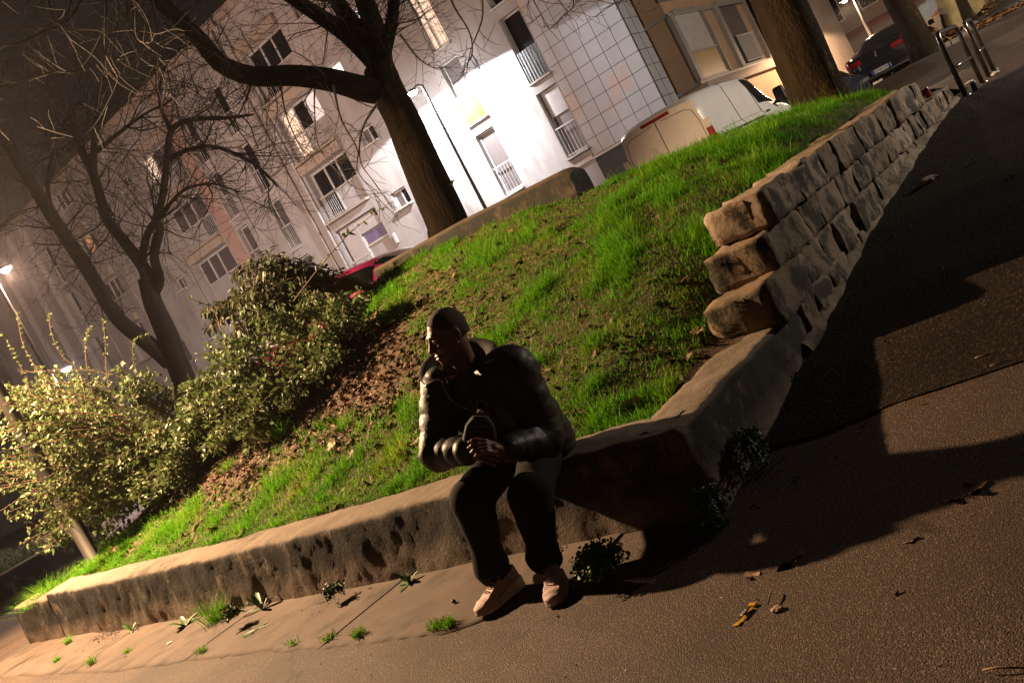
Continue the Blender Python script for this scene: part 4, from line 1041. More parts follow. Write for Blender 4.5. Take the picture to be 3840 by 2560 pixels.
# ================================================================== KERB, LITTER STRIP
M_KERB = mat('old kerb stone', (.20, .17, .14), .9, (.14, .115, .09), 5., bump=.5, bscale=40)
kp = np.array([gz(at(*q)) for q in ((3415, 287, 27), (3507, 225, 24), (3600, 150, 24), (3679, 101, 26), (3790, 60, 25.5), (3900, 10, 25))])
KS = spline(kp, 26); KS[:, 2] = ground_z(KS[:, 0], KS[:, 1])
krb = empty('kerb', KS[0]); krb['kind'] = 'structure'
for i in range(25):
    a_, b_ = KS[i], KS[i+1]; d = b_-a_; L = np.linalg.norm(d); R = frame_from(d, (0, 0, 1)); 
    x = d/L; y = np.cross([0, 0, 1.], x); y /= np.linalg.norm(y); R = np.stack([x, y, np.cross(x, y)], 1)
    mb = MB(); mb.box((.006, -.08, -.12), (L-.006, .08, .13), R, a_-KS[0]); bevel_obj(mb.build('kerb_stone', M_KERB, krb), .012)
# ================================================================== TREES
M_BARK = mat('furrowed brown bark', (.014, .010, .0062), .95, (.008, .0055, .0035), 6., color3=(.017, .015, .006), scale3=3., ramp3=(.52, .72), bump=1., bscale=22, stretch=(1, 1, .22), bdist=.04, bdetail=8, spec=.04)
M_PLANE = mat('flaking plane bark', (.034, .024, .0145), .9, (.018, .013, .008), 3.2, color3=(.09, .06, .022), scale3=2.0, ramp3=(.58, .64), bump=1., bscale=20, bdist=.05, stretch=(1, 1, .5), bdetail=8, spec=.05)
M_LITBARK = mat('plane bark painted yellow lit', (.34, .25, .10), .9, (.22, .16, .07), 3.0, color3=(.12, .09, .05), scale3=4., ramp3=(.58, .68), bump=.7, bscale=24, bdist=.02)  # paler copy of the bark, with yellow lamplight painted into its colour
M_SMOOTHB = mat('smooth dark bark', (.05, .037, .03), .8, (.03, .022, .018), 5., bump=.4, bscale=30, stretch=(1, 1, .5))
M_TWIG = mat('twig bark', (.026, .018, .012), .8, (.015, .011, .008), 9.)
def trunk_mesh(path, rad, nseg=70, nth=44, ridge=.05, flare=.35, seed=0, furrow=9):
    P = spline(np.asarray(path, float), nseg); r = np.interp(np.linspace(0, 1, nseg), np.linspace(0, 1, len(rad)), rad)
    t = np.linspace(0, 1, nseg)
    T = np.gradient(P, axis=0); T /= np.linalg.norm(T, axis=1)[:, None]
    x = np.array([1., 0, 0]); X = np.zeros_like(P)
    for i in range(nseg):
        x = x-(x@T[i])*T[i]; x /= np.linalg.norm(x); X[i] = x
    Y = np.cross(T, X); th = np.arange(nth)/nth*2*math.pi
    C = np.stack([np.cos(th), np.sin(th)], 1)
    L = np.concatenate([[0], np.cumsum(np.linalg.norm(np.diff(P, axis=0), axis=1))])
    Q = np.stack([np.repeat(C[None, :, 0], nseg, 0)*1.6+seed, np.repeat(C[None, :, 1], nseg, 0)*1.6, np.repeat(L[:, None], nth, 1)*.45], -1)
    n1 = fbm(Q, 1.1, 2); Q2 = Q*np.array([furrow*.35, furrow*.35, 1.4]); n2 = 1-np.abs(fbm(Q2, 1.0, 3))*2
    k = 1+.16*n1*.8+ridge*n2
    if flare:
        fl = np.exp(-L/.35)[:, None]*flare; k = k+fl*(.6+.7*np.abs(np.sin(th*2.5+seed)))[None]
    R = r[:, None]*k
    V = P[:, None]+R[..., None]*(C[None, :, 0:1]*X[:, None]+C[None, :, 1:2]*Y[:, None])
    i = np.arange(nseg-1)[:, None]*nth; j = np.arange(nth)[None]; j2 = (j+1) % nth
    F = np.stack([i+j, i+j2, i+nth+j2, i+nth+j], -1).reshape(-1, 4)
    return V.reshape(-1, 3), F
def grow(start, d, L, r, level, out, rg, droop=0., wig=.28, kids=(5, 4, 3), spread=.8, seg=None):
    """recursive twig polylines"""
    n = max(4, int(L/.10)) if seg is None else seg; n = min(n, 14)
    P = [np.array(start)]; d = d/np.linalg.norm(d); cur = d
    for i in range(n):
        cur = cur+wig*rg.standard_normal(3)*.55+np.array([0, 0, droop*.12*(1-2*(i/n)*(droop > 0))]); cur /= np.linalg.norm(cur); P.append(P[-1]+cur*L/n)
    P = np.array(P); R = np.linspace(r, max(r*.35, .0022), n+1); out.append((P, R))
    if level <= 0: return
    for k in range(kids[-level] if level <= len(kids) else 3):
        i = rg.integers(max(1, n//4), n+1); b = P[i]-P[i-1]; b /= np.linalg.norm(b)
        q = b+spread*rg.standard_normal(3); q /= np.linalg.norm(q)
        grow(P[i], q, L*rg.uniform(.45, .75), max(R[i]*.62, .0022), level-1, out, rg, droop, wig, kids, spread)
def twigs_mesh(lines, sides=4):
    mb = MB()
    for P, R in lines: mb.tube(P, R, 6 if R[0] > .02 else sides, cap=False)
    return mb
def tree(name, label, trunk, trad, limbs, material, seed, twig_n=40, twig_len=(.5, 1.1), kids=(4, 3, 2), levels=2, droop=0., group=None, sp=.8, wig=.28, twig_r=.009, bark=dict(), along=(.25, 1.), limb_mat=None):
    rg = np.random.default_rng(seed); base = np.asarray(trunk[0], float)
    root = empty(name, base, 0, label, 'tree', group)
    V, F = trunk_mesh(np.asarray(trunk)-base, trad, seed=seed, **bark); link('trunk', mesh_data('trunk', V, [F], True), material, root)
    lines = []
    for path, rad in limbs:
        P = spline(np.asarray(path, float), 26); r = np.interp(np.linspace(0, 1, 26), np.linspace(0, 1, len(rad)), rad)
        if r[0] > .03:
            V, F = trunk_mesh(P-base, r, 40, 20, .03, 0., seed+3, 6); link('limb', mesh_data('limb', V, [F], True), limb_mat or material, root)
        else: lines.append((P-base, r))
        L = np.linalg.norm(np.diff(P, axis=0), axis=1).sum()
        for k in range(int(twig_n*max(.4, min(1.5, L/2.5)))):
            i = int(rg.uniform(*along)*25); b = P[min(i+1, 25)]-P[max(i-1, 0)]; b /= np.linalg.norm(b)
            q = b*.6+sp*rg.standard_normal(3)+np.array([0, 0, -.25 if droop > 0 else .1]); q /= np.linalg.norm(q)
            grow(P[i]-base, q, rg.uniform(*twig_len), min(twig_r*rg.uniform(.7, 1.4), r[i]*.7), levels, lines, rg, droop, wig, kids, sp)
    if lines:
        o = twigs_mesh(lines).build('crown', M_TWIG, root, smooth=True); o['kind'] = 'stuff'
    return root
def pxpath(pts, d0, d1=None):
    d1 = d0 if d1 is None else d1; n = len(pts)
    return [at(x, y, d0+(d1-d0)*i/(n-1)) for i, (x, y) in enumerate(pts)]
sc = 12.8/3600
t1 = pxpath([(1700, 905), (1675, 823), (1587, 631), (1516, 466), (1461, 356), (1417, 250)], 12.8)
t1 = [t1[0]-np.array([0, 0, .9])]+t1
limbs1 = [(pxpath([(1445, 335), (1370, 335), (1250, 302), (1100, 283), (950, 285), (830, 240), (760, 160), (680, 80), (590, 0), (480, -110), (300, -260)], 12.8, 11.2), [.19, .155, .13, .11, .095, .085, .05]),
          (pxpath([(1405, 235), (1300, 130), (1200, 60), (1080, -20), (900, -160)], 12.7, 12.0), [.13, .11, .09, .07]),
          (pxpath([(1400, 225), (1330, 100), (1270, 10), (1200, -140)], 12.9, 13.2), [.15, .12, .10, .08]),
          (pxpath([(1425, 260), (1419, 153), (1368, 0), (1300, -170)], 12.8, 13.0), [.19, .15, .13, .09]),
          (pxpath([(1440, 200), (1465, 100), (1480, 0), (1500, -150)], 12.6, 12.4), [.10, .085, .075, .06])]
big = tree('plane_tree', 'big leaning brown tree with a long side limb behind the crest wall', t1, [.30, .275, .262, .245, .225, .215, .20], limbs1, M_BARK, 5, twig_n=30, twig_len=(.5, 1.1), kids=(4, 4, 3), levels=2, droop=.6, bark=dict(ridge=.055, flare=.12), along=(.2, .95))
# hanging sprays of that tree, over the top of the view
rg = np.random.default_rng(11); base = np.array(big.location); ln = []
hang = [[(1700, -220), (1790, -60), (1810, 60), (1765, 190), (1745, 300)], [(1900, -240), (1960, -80), (2010, 20), (2060, 110)], [(1650, -120), (1700, 20), (1760, 120), (1770, 210), (1735, 250)],
        [(1420, 380), (1360, 480), (1350, 600), (1400, 680), (1470, 780)], [(1180, 330), (1180, 420), (1200, 560), (1320, 700)], [(1250, 320), (1280, 450), (1340, 560), (1340, 640), (1400, 720)],
        [(1050, 300), (1070, 420), (1110, 520), (1160, 600)], [(1500, 130), (1570, 220), (1640, 260), (1670, 250)], [(950, 300), (900, 420), (820, 520)], [(2300, -200), (2350, -60), (2310, 40)], [(2080, -150), (2150, 0), (2120, 60)]]
for path in hang:
    P = spline(np.array(pxpath(path, 12.2, 11.6)), 16); ln.append((P-base, np.linspace(.016, .004, 16)))
    for k in range(9):
        i = rg.integers(3, 16); b = P[i]-P[i-1]; b /= np.linalg.norm(b); q = b*.7+.7*rg.standard_normal(3); grow(P[i]-base, q, rg.uniform(.25, .6), .005, 1, ln, rg, .3, .3, (4, 3), .8)
o = twigs_mesh(ln).build('hanging_twigs', M_TWIG, big, smooth=True); o['kind'] = 'stuff'

t2 = pxpath([(3085, 400), (3067, 359), (2999, 192), (2916, 0), (2790, -300), (2680, -560)], 11.2)
t2 = [t2[0]-np.array([0, 0, .35])]+t2
tree('plane_tree', 'stout mottled tree trunk standing in the long grass beside the van', t2, [.36, .31, .288, .283, .27, .25, .23], [(pxpath([(2700, -500), (2500, -620), (2250, -700)], 11.2, 10.5), [.12, .09, .05])], M_PLANE, 9, twig_n=16, twig_len=(.6, 1.2), bark=dict(ridge=.035, flare=.25, furrow=7), droop=.5)
grp = 'trees on the leafy bank'
def far_tree(label, pts, d, r, material, seed, fl=.3):
    q = pxpath(pts, d); q = [np.array([q[0][0], q[0][1], min(q[0][2], float(ground_z(*q[0][:2])))-.1])]+q
    tree('plane_tree', label, q, [r*1.12, r*1.05, r, r*.95], [], material, seed, bark=dict(ridge=.03, flare=fl, nth=26, nseg=40))
far_tree('dark tree trunk with a thin bright edge at the kerb by the black car', [(3463, 196), (3420, 100), (3357, -20), (3240, -260)], 24, .29, M_PLANE, 31)
far_tree('pale tree trunk painted as lit yellow, growing from the leaf litter', [(3574, 98), (3541, 0), (3440, -230)], 26.5, .22, M_LITBARK, 32)
far_tree('darker trunk just behind the pale one painted as lit', [(3618, 62), (3585, -20), (3500, -230)], 28.0, .20, M_PLANE, 33)
far_tree('pale trunk painted as lit yellow at the upper end of the leafy bank', [(3655, 50), (3640, -20), (3560, -230)], 28.5, .26, M_LITBARK, 34)

dl = 17.5
tl = pxpath([(720, 1520), (690, 1420), (655, 1335), (625, 1250), (575, 1140), (548, 1045)], dl)
limbsL = [(pxpath([(640, 1360), (560, 1290), (439, 1190), (340, 1031), (219, 850), (127, 702), (40, 560), (-60, 380)], dl, dl-.5), [.15, .145, .13, .12, .11, .10, .08]),
          (pxpath([(560, 1060), (537, 1000), (477, 920), (406, 830), (384, 768), (351, 658), (323, 603), (270, 480)], dl, dl+.3), [.125, .11, .10, .09, .08, .06]),
          (pxpath([(351, 658), (352, 560), (360, 470), (375, 330)], dl), [.07, .06, .05, .03]),
          (pxpath([(570, 1110), (598, 1050), (578, 960), (600, 861), (585, 820), (609, 740), (625, 614), (641, 493), (713, 450), (833, 444), (950, 430)], dl, dl-.4), [.10, .085, .075, .065, .055, .04, .02]),
          (pxpath([(548, 1040), (535, 960), (556, 872), (600, 800)], dl), [.09, .075, .065, .05]),
          (pxpath([(628, 600), (713, 560), (822, 554), (960, 620), (1040, 700)], dl, dl-.2), [.05, .04, .03, .015]),
          (pxpath([(590, 830), (680, 720), (790, 690), (900, 720)], dl, dl-.6), [.04, .03, .02, .01]),
          (pxpath([(323, 603), (420, 520), (540, 430), (640, 380)], dl), [.05, .04, .025, .012]),
          (pxpath([(219, 850), (180, 720), (200, 560), (260, 420)], dl), [.05, .04, .03, .015]),
          (pxpath([(641, 493), (600, 380), (620, 250), (700, 160)], dl), [.045, .035, .025, .012])]
tree('bare_tree', 'bare many stemmed tree with fine twigs rising behind the shrubs', tl, [.23, .21, .20, .19, .17, .15], limbsL, M_SMOOTHB, 17, twig_n=26, twig_len=(.7, 1.5), kids=(4, 4, 3), levels=2, droop=.9, wig=.22, bark=dict(ridge=.02, flare=.1, nth=24, nseg=40), sp=.7, twig_r=.012)
# a second bare tree off to the left whose lit sprays hang into the view
dt = 9.6
q0 = gz(np.array([-9.8, 9.6, 0]))
tt = [q0, q0+np.array([.1, .1, 2.]), q0+np.array([.3, .2, 4.]), q0+np.array([.5, .4, 6.2])]
limT = [([tt[2], *pxpath([(-300, -120), (100, -120), (400, -150)], 10.0, 9.6)], [.12, .09, .06, .03]), ([tt[2]+np.array([0, 0, .6]), *pxpath([(-150, -320), (300, -300), (620, -200)], 10.2, 9.4)], [.12, .09, .06, .03]), ([tt[1]+np.array([0, 0, .8]), *pxpath([(-500, 300), (-200, 330), (0, 330), (180, 280)], 10.4, 9.8)], [.07, .03, .012, .005])]
lt = tree('bare_tree', 'bare tree whose warm lit hanging sprays reach in from beside the lamp', tt, [.2, .17, .15, .12], limT, M_SMOOTHB, 23, twig_n=7, twig_len=(.6, 1.3), kids=(4, 3, 2), levels=2, droop=.9, wig=.25, bark=dict(ridge=.02, nth=20, nseg=30), sp=.8)
rg = np.random.default_rng(29); base = np.array(lt.location); ln = []
hang = [[(400, -150), (397, 0), (395, 187), (428, 263), (442, 303), (402, 393), (357, 469), (312, 509), (259, 516)], [(560, -120), (576, 27), (598, 147), (589, 219), (620, 312), (612, 379), (594, 442)],
        [(300, -200), (250, 60), (160, 120), (60, 165), (-60, 175)], [(500, -160), (330, 230), (200, 270), (90, 300), (-40, 320)], [(420, -150), (440, 90), (380, 130)], [(460, -160), (480, 70), (455, 180)], [(350, -100), (250, 80), (130, 30), (85, 15)],
        [(520, -140), (510, 120), (560, 160), (580, 130)], [(480, -100), (520, 190), (500, 270), (430, 280)], [(160, -160), (190, 40), (230, 100), (260, 140)]]
for path in hang:
    P = spline(np.array(pxpath(path, 9.6, 9.2)), 22); ln.append((P-base, np.linspace(.013, .0035, 22)))
    for k in range(7):
        i = rg.integers(4, 22); b = P[i]-P[i-1]; b /= np.linalg.norm(b); q = b*.8+.6*rg.standard_normal(3); grow(P[i]-base, q, rg.uniform(.2, .6), .004, 1, ln, rg, .5, .22, (3, 2), .7)
o = twigs_mesh(ln).build('hanging_twigs', M_TWIG, lt, smooth=True); o['kind'] = 'stuff'

# ================================================================== GRASS, MULCH, LEAVES
def blades(P, N, L, W, lean, rg):
    """P (n,3) roots, N up (n,3); 3-segment curved blades -> verts, tris/quads"""
    n = len(P); th = rg.uniform(0, 2*math.pi, n); d = np.stack([np.cos(th), np.sin(th), np.zeros(n)], 1); s_ = np.stack([-np.sin(th), np.cos(th), np.zeros(n)], 1)
    t = np.array([0, .35, .7, 1.]); V = np.zeros((n, 7, 3))
    for k, tk in enumerate(t):
        c = P+N*(L*(tk-.22*lean*tk**2))[:, None]+d*(L*lean*tk**1.8)[:, None]
        wk = W*(1-tk)**.7
        if k < 3: V[:, 2*k] = c-s_*wk[:, None]; V[:, 2*k+1] = c+s_*wk[:, None]
        else: V[:, 6] = c
    o_ = np.arange(n)[:, None]*7
    Q = np.concatenate([o_+[0, 1, 3, 2], o_+[2, 3, 5, 4]]); T = o_+[4, 5, 6]
    return V.reshape(-1, 3), Q, T
def pn(a, w, s, k=0): return fbm(np.stack([a, w, np.full_like(a, 3.3+k)], -1), s, 3)
def grass_cover(a, w):
    """0..1 how much grass grows: a brown mulch tongue under the shrubs, bare steps behind the wall"""
    mul = np.exp(-(((a-5.0)/2.0)**2+((w-1.95)/1.25)**2)**1.5)*sstep(.5, .9, w)+sstep(4.2, 2.6, a)*sstep(.75, 1.3, w)
    mul = np.maximum(mul, np.exp(-(((a-6.6)/.55)**2+((w-2.6)/.7)**2))*.45)
    edge = np.exp(-((a-(LE-.147*w-.38))/.22)**2)*sstep(1.1, 1.5, w)*sstep(3.4, 2.6, w)*.9
    return np.clip(1.02-1.2*mul-edge+.55*pn(a, w, 1.5), 0, 1)
M_GRASS = mat('fresh grass', (.14, .38, .010), .55, (.09, .28, .006), 3., color3=(.26, .36, .025), scale3=2.2, ramp3=(.55, .72), island=.45, spec=.18, leafy=.4)
M_GRASSD = mat('short moss grass', (.10, .17, .025), .6, (.14, .16, .035), 4., island=.4, leafy=.3)
M_DRY = mat('dry straw', (.26, .19, .10), .8, (.17, .11, .06), 5., island=.5)
rg = np.random.default_rng(41)
def scatter(n, amin, wmin, wmaxv, dens, rg):
    a = rg.uniform(amin, LE, n); w = wmin+(wmaxv-wmin)*rg.uniform(0, 1, n)**1.35; k = (a < amax(w)-.20) & ~((a < 6.45) & (w > 4.55))
    # nothing grows under the corner of the bench-high wall top
    k &= ~((w < .34))
    a, w = a[k], w[k]; g = dens(a, w); s_ = rg.uniform(0, 1, len(a)) < g; return a[s_], w[s_], g[s_]
clump = lambda a, w: sstep(-.12, .35, fbm(np.stack([a, w, a*0+9], -1), 3.6, 3))
a, w, g = scatter(560000, .3, .33, 9.4, lambda a, w: grass_cover(a, w)*(.40+.60*clump(a, w))*np.where(w > 5., .75, 1), rg)
P = mound_pt(a, w); cl = clump(a, w)
L = rg.uniform(.035, .085, len(a))*(.55+1.0*cl)*(1+.9*(rg.uniform(0, 1, len(a)) > .93))*np.where((a > 7.2) & (w > 2.2), 1.3, 1.)*np.where(w > 4, .8, 1.)*np.where(w < .7, .9, 1.)
N = np.stack([rg.normal(0, .25, len(a)), rg.normal(0, .25, len(a)), np.ones(len(a))], 1); N /= np.linalg.norm(N, axis=1)[:, None]
V, Q, T = blades(P-np.array([0, 0, .004]), N, L, rg.uniform(.0022, .0042, len(a)), rg.uniform(.15, .95, len(a)), rg)
link('grass', mesh_data('grass', V, [Q, T]), M_GRASS, kind='stuff', label='bright green grass growing over the earth bank', cat='grass')
a, w, g = scatter(150000, .3, .33, 5.4, lambda a, w: np.clip(.25+.55*grass_cover(a, w), 0, 1), rg); P = mound_pt(a, w); N = np.stack([rg.normal(0, .5, len(a)), rg.normal(0, .5, len(a)), np.ones(len(a))], 1); N /= np.linalg.norm(N, axis=1)[:, None]
V, Q, T = blades(P, N, rg.uniform(.012, .032, len(a)), rg.uniform(.002, .004, len(a)), rg.uniform(.3, 1.3, len(a)), rg)
link('moss', mesh_data('moss', V, [Q, T]), M_GRASSD, kind='stuff', label='short moss and clover between the grass', cat='moss')
a, w, g = scatter(36000, .3, .33, 5.2, lambda a, w: np.clip(.12+1.0*(1-grass_cover(a, w)), 0, 1), rg); P = mound_pt(a, w)+np.array([0, 0, .004]); N = rg.standard_normal((len(a), 3)); N[:, 2] = np.abs(N[:, 2])*.35; N /= np.linalg.norm(N, axis=1)[:, None]
V, Q, T = blades(P, N, rg.uniform(.02, .10, len(a)), rg.uniform(.001, .0028, len(a)), rg.uniform(.1, .8, len(a)), rg)
link('straw_mulch', mesh_data('straw_mulch', V, [Q, T]), M_DRY, kind='stuff', label='dry stalks and needles lying over the brown mulch', cat='mulch')
# crumbled brown leaves of the mulch: small bent flakes
a, w, g = scatter(34000, .3, .33, 5.0, lambda a, w: np.clip(.06+1.0*(1-grass_cover(a, w)), 0, 1), rg); n = len(a); P = mound_pt(a, w)+np.array([0, 0, .008])
th = rg.uniform(0, 6.28, n); L = rg.uniform(.012, .045, n); tl_ = rg.normal(0, .5, n); x = np.stack([np.cos(th), np.sin(th), tl_], 1); y = np.stack([-np.sin(th), np.cos(th), rg.normal(0, .5, n)], 1)
V = np.stack([P-x*L[:, None], P-y*L[:, None]*.45+[0, 0, .004], P+x*L[:, None], P+y*L[:, None]*.45+[0, 0, .004]], 1).reshape(-1, 3); o_ = np.arange(n)[:, None]*4
M_FLAKE = mat('brown leaf flakes', (.14, .07, .035), .75, (.08, .04, .022), 8., island=.6)
link('leaf_mulch', mesh_data('leaf_mulch', V, [np.concatenate([o_+[0, 1, 2], o_+[0, 2, 3]])]), M_FLAKE, kind='stuff', label='crumbled brown leaves covering the bare slope', cat='mulch')
# lawn blades on the far planter, short
n = 26000; ii = rg.integers(0, len(pl), n) if False else None
M_LAWNB = mat('lawn blades', (.05, .11, .015), .6, (.035, .08, .012), 2., island=.4)
kk = rg.uniform(0, Lw, n); tt_ = rg.uniform(0, 1, n)**1.6*.55; q = pA[None, :2]+dirn[None]*kk[:, None]-nn[None]*(.28+tt_*9)[:, None]
P = np.concatenate([q, (.53+1.5*sstep(0, 1, tt_))[:, None]], 1); P[:, 2] += .04*fbm(P, 1.2, 2)-.01
V, Q, T = blades(P, np.repeat(np.array([[0, 0, 1.]]), n, 0), rg.uniform(.05, .12, n), rg.uniform(.003, .006, n), rg.uniform(.1, .8, n), rg)
link('lawn_grass', mesh_data('lawn_grass', V, [Q, T]), M_LAWNB, kind='stuff', label='mown grass of the lawn behind the far low wall', cat='grass')

# ---- big dead plane leaves: five-lobed, curled, each its own
def leaf_mesh(seed, size, curl):
    r_ = np.random.default_rng(seed); k = 25; th_ = np.linspace(-.86*math.pi, .86*math.pi, k)+math.pi/2
    lob = .55+.45*np.abs(np.cos((th_-math.pi/2)*2.5))**.7*(1-.25*np.abs(th_-math.pi/2)/math.pi)+.05*r_.standard_normal(k)
    rr = size*lob; rings = []
    for f in (.0, .35, .7, 1.):
        x, y = rr*f*np.cos(th_), rr*f*np.sin(th_)
        z = curl*size*((f**2)*np.abs(.5*np.sin(th_*2+seed)+.35*np.cos(th_*3+1.3*seed)+.1))+.02*size*np.sin(th_*5)*f
        rings.append(np.stack([x, y, z], 1))
    mb = MB(); mb.grid(np.array(rings)); mb.tube(np.array([(0, 0, 0), (.02*size, -.35*size, .05*size), (0, -.75*size, .12*size)]), size*.018, 4); return mb.data('leaf', True)
LM = [mat('dead leaf tan', (.34, .22, .12), .7, (.24, .14, .07), 20., bump=.3, bscale=60), mat('dead leaf brown', (.17, .085, .04), .7, (.11, .055, .028), 20., bump=.3, bscale=60), mat('dead leaf pale', (.46, .35, .22), .7, (.36, .25, .14), 20., bump=.3, bscale=60)]
LME = {}
def dead_leaf(P, size, ci, label, group, seed, tilt=.35):
    key = (seed % 7, ci)
    if key not in LME: LME[key] = leaf_mesh(seed % 7+1, 1., .35); LME[key].materials.append(LM[ci])
    o = link('dead_leaf', LME[key], None, None, P, None, label, 'leaf', group); r_ = np.random.default_rng(seed)
    o.scale = (size, size, size); o.rotation_euler = (r_.normal(0, tilt), r_.normal(0, tilt), r_.uniform(0, 6.28)); return o
def hit_mound(x, y):
    for d in np.arange(4, 16, .02):
        p = at(x, y, d); a_, w_ = aw(p)
        if w_ > .3 and p[2] < mound_z(a_, w_): return p
    return at(x, y, 8)
def hit_ground(x, y):
    for d in np.arange(1.2, 40, .02):
        p = at(x, y, d)
        if p[2] < float(ground_z(p[0], p[1])): return p
    return at(x, y, 10)
gl = 'dead leaves lying in the grass'
for i, (x, y, s_, ci) in enumerate([(1890, 1130, .05, 2), (2290, 1315, .06, 1), (2440, 1335, .05, 0), (2380, 1535, .06, 2), (2050, 1410, .045, 0), (1250, 1680, .055, 2), (1560, 1670, .05, 2), (800, 1995, .085, 1), (1320, 1720, .05, 0), (1440, 1430, .05, 2), (1470, 1545, .06, 2), (1620, 1030, .05, 0),
                                  (2130, 830, .06, 0), (2560, 1075, .07, 2), (2760, 750, .05, 2), (2620, 1260, .05, 0), (1930, 1260, .03, 2), (2230, 1240, .04, 0), (905, 2010, .04, 1), (2100, 870, .06, 1), (1180, 1545, .05, 0), (1700, 700, .04, 1)]):
    p = hit_mound(x, y)+np.array([0, 0, .03]); dead_leaf(p, s_, ci, ('tan curled leaf lying in the grass of the bank', 'dark brown leaf lying in the grass of the bank', 'pale dry leaf lying in the grass of the bank')[ci], gl, i+3)
gp = 'dead leaves on the path'
for i, (x, y, s_, ci) in enumerate([(3620, 1860, .085, 1), (2965, 2110, .075, 1), (2440, 2060, .06, 1), (2820, 2160, .04, 0), (3420, 2030, .03, 0), (3640, 620, .05, 1), (3790, 670, .04, 2)]):
    p = hit_ground(x, y)
    dead_leaf(p+np.array([0, 0, .004]), s_, ci, ('tan leaf lying on the dark path', 'brown plane leaf lying on the dark path', 'pale leaf lying on the dark path')[ci], gp, i+40, .2)

# ================================================================== SHRUBS
def leaf_cards(P, D, Nn, L, W):
    """bent pointed leaves: root P, direction D, face normal Nn -> 4 tris... two quads folded on the midrib"""
    n = len(P); S = np.cross(D, Nn); S /= np.linalg.norm(S, axis=1)[:, None]+1e-9
    Lc, Wc = L[:, None], W[:, None]
    up = Nn*Wc*.35
    V = np.stack([P, P+D*Lc*.35+S*Wc+up, P+D*Lc*.72+S*Wc*.8+up*.8, P+D*Lc-Nn*Lc*.10, P+D*Lc*.72-S*Wc*.8+up*.8, P+D*Lc*.35-S*Wc+up, P+D*Lc*.5], 1)
    o_ = np.arange(n)[:, None]*7
    Q = np.concatenate([o_+[0, 1, 2, 6], o_+[6, 2, 3, 3][:3]+[0] if False else o_+[0, 6, 4, 5]]); T = np.concatenate([o_+[6, 2, 3], o_+[6, 3, 4]])
    return V.reshape(-1, 3), Q, T
def shrub(name, label, bases, lobes, nst, mleaf, mstem, seed, leafL=(.028, .078), wr=.30, per=26, arch=.35, droop=0., group=None):
    rg = np.random.default_rng(seed); bases = np.asarray(bases); root = empty(name, bases[0], 0, label, 'shrub', group); b0 = bases[0]
    st = MB(); PP = []; DD = []; NN = []; LL = []
    sub = []
    for c, _, r in lobes:      # break every mass into uneven sprays
        for _k in range(4): v = rg.standard_normal(3); v /= np.linalg.norm(v); sub.append((c+v*r*.75, 0, r*rg.uniform(.28, .6)))
    lobes = sub
    wts = np.array([l[2]**2 for l in lobes]); wts /= wts.sum()
    for k in range(nst):
        c, _, r = lobes[rg.choice(len(lobes), p=wts)]; v = rg.standard_normal(3); v /= np.linalg.norm(v); e = c+v*r*rg.uniform(.15, 1.)**.5*(1.35 if rg.uniform() < .15 else 1.)
        b = bases[np.argmin(np.linalg.norm(bases-e, axis=1)+rg.uniform(0, .6, len(bases)))]
        m = b+(e-b)*.55+np.array([0, 0, arch*np.linalg.norm(e-b)*.35])+rg.normal(0, .06, 3)
        ln_ = np.linalg.norm(e-b); n = 14
        C_ = spline(np.array([b, m, e]), n); C_ += np.cumsum(rg.normal(0, .008, (n, 3)), 0)
        if k % 2 == 0 or True: st.tube(C_-b0, np.linspace(.006, .002, n), 4, cap=False)
        # side twigs carry the leaves
        for j in range(per):
            t = rg.uniform(.45, 1.) if rg.uniform() < .8 else rg.uniform(.25, 1); i = min(int(t*(n-1)), n-2); p = C_[i]+(C_[i+1]-C_[i])*rg.uniform()
            ax = C_[i+1]-C_[i]; ax /= np.linalg.norm(ax); u = rg.standard_normal(3); u -= (u@ax)*ax; u /= np.linalg.norm(u)
            off = u*rg.uniform(0, .055); d = ax*.5+u+np.array([0, 0, -droop]); PP.append(p+off); DD.append(d/np.linalg.norm(d))
            nz_ = np.array([0, 0, 1.])+.55*rg.standard_normal(3); NN.append(nz_/np.linalg.norm(nz_)); LL.append(rg.uniform(*leafL))
    PP, DD, NN, LL = map(np.array, (PP, DD, NN, LL)); V, Q, T = leaf_cards(PP-b0, DD, NN, LL, LL*wr)
    st.build('stems', mstem, root, smooth=True)['kind'] = 'stuff'
    o = link('foliage', mesh_data('foliage', V, [Q, T], False), mleaf, root); o['kind'] = 'stuff'
    return root
M_LEAF = mat('glossy shrub leaf', (.12, .16, .055), .5, (.085, .12, .04), 3., island=.45, spec=.35, leafy=.3)
M_LEAFD = mat('dark drooping leaf', (.04, .055, .02), .45, (.06, .065, .03), 3., island=.5, spec=.35, leafy=.25)
M_STEM = mat('red brown stem', (.15, .07, .035), .7, (.10, .05, .028), 9.)
LB = lambda *q: [(at(x, y, d), 0, r) for x, y, d, r in q]
mbase = lambda *q: [mound_pt(np.array(a_), np.array(w_)) for a_, w_ in q]
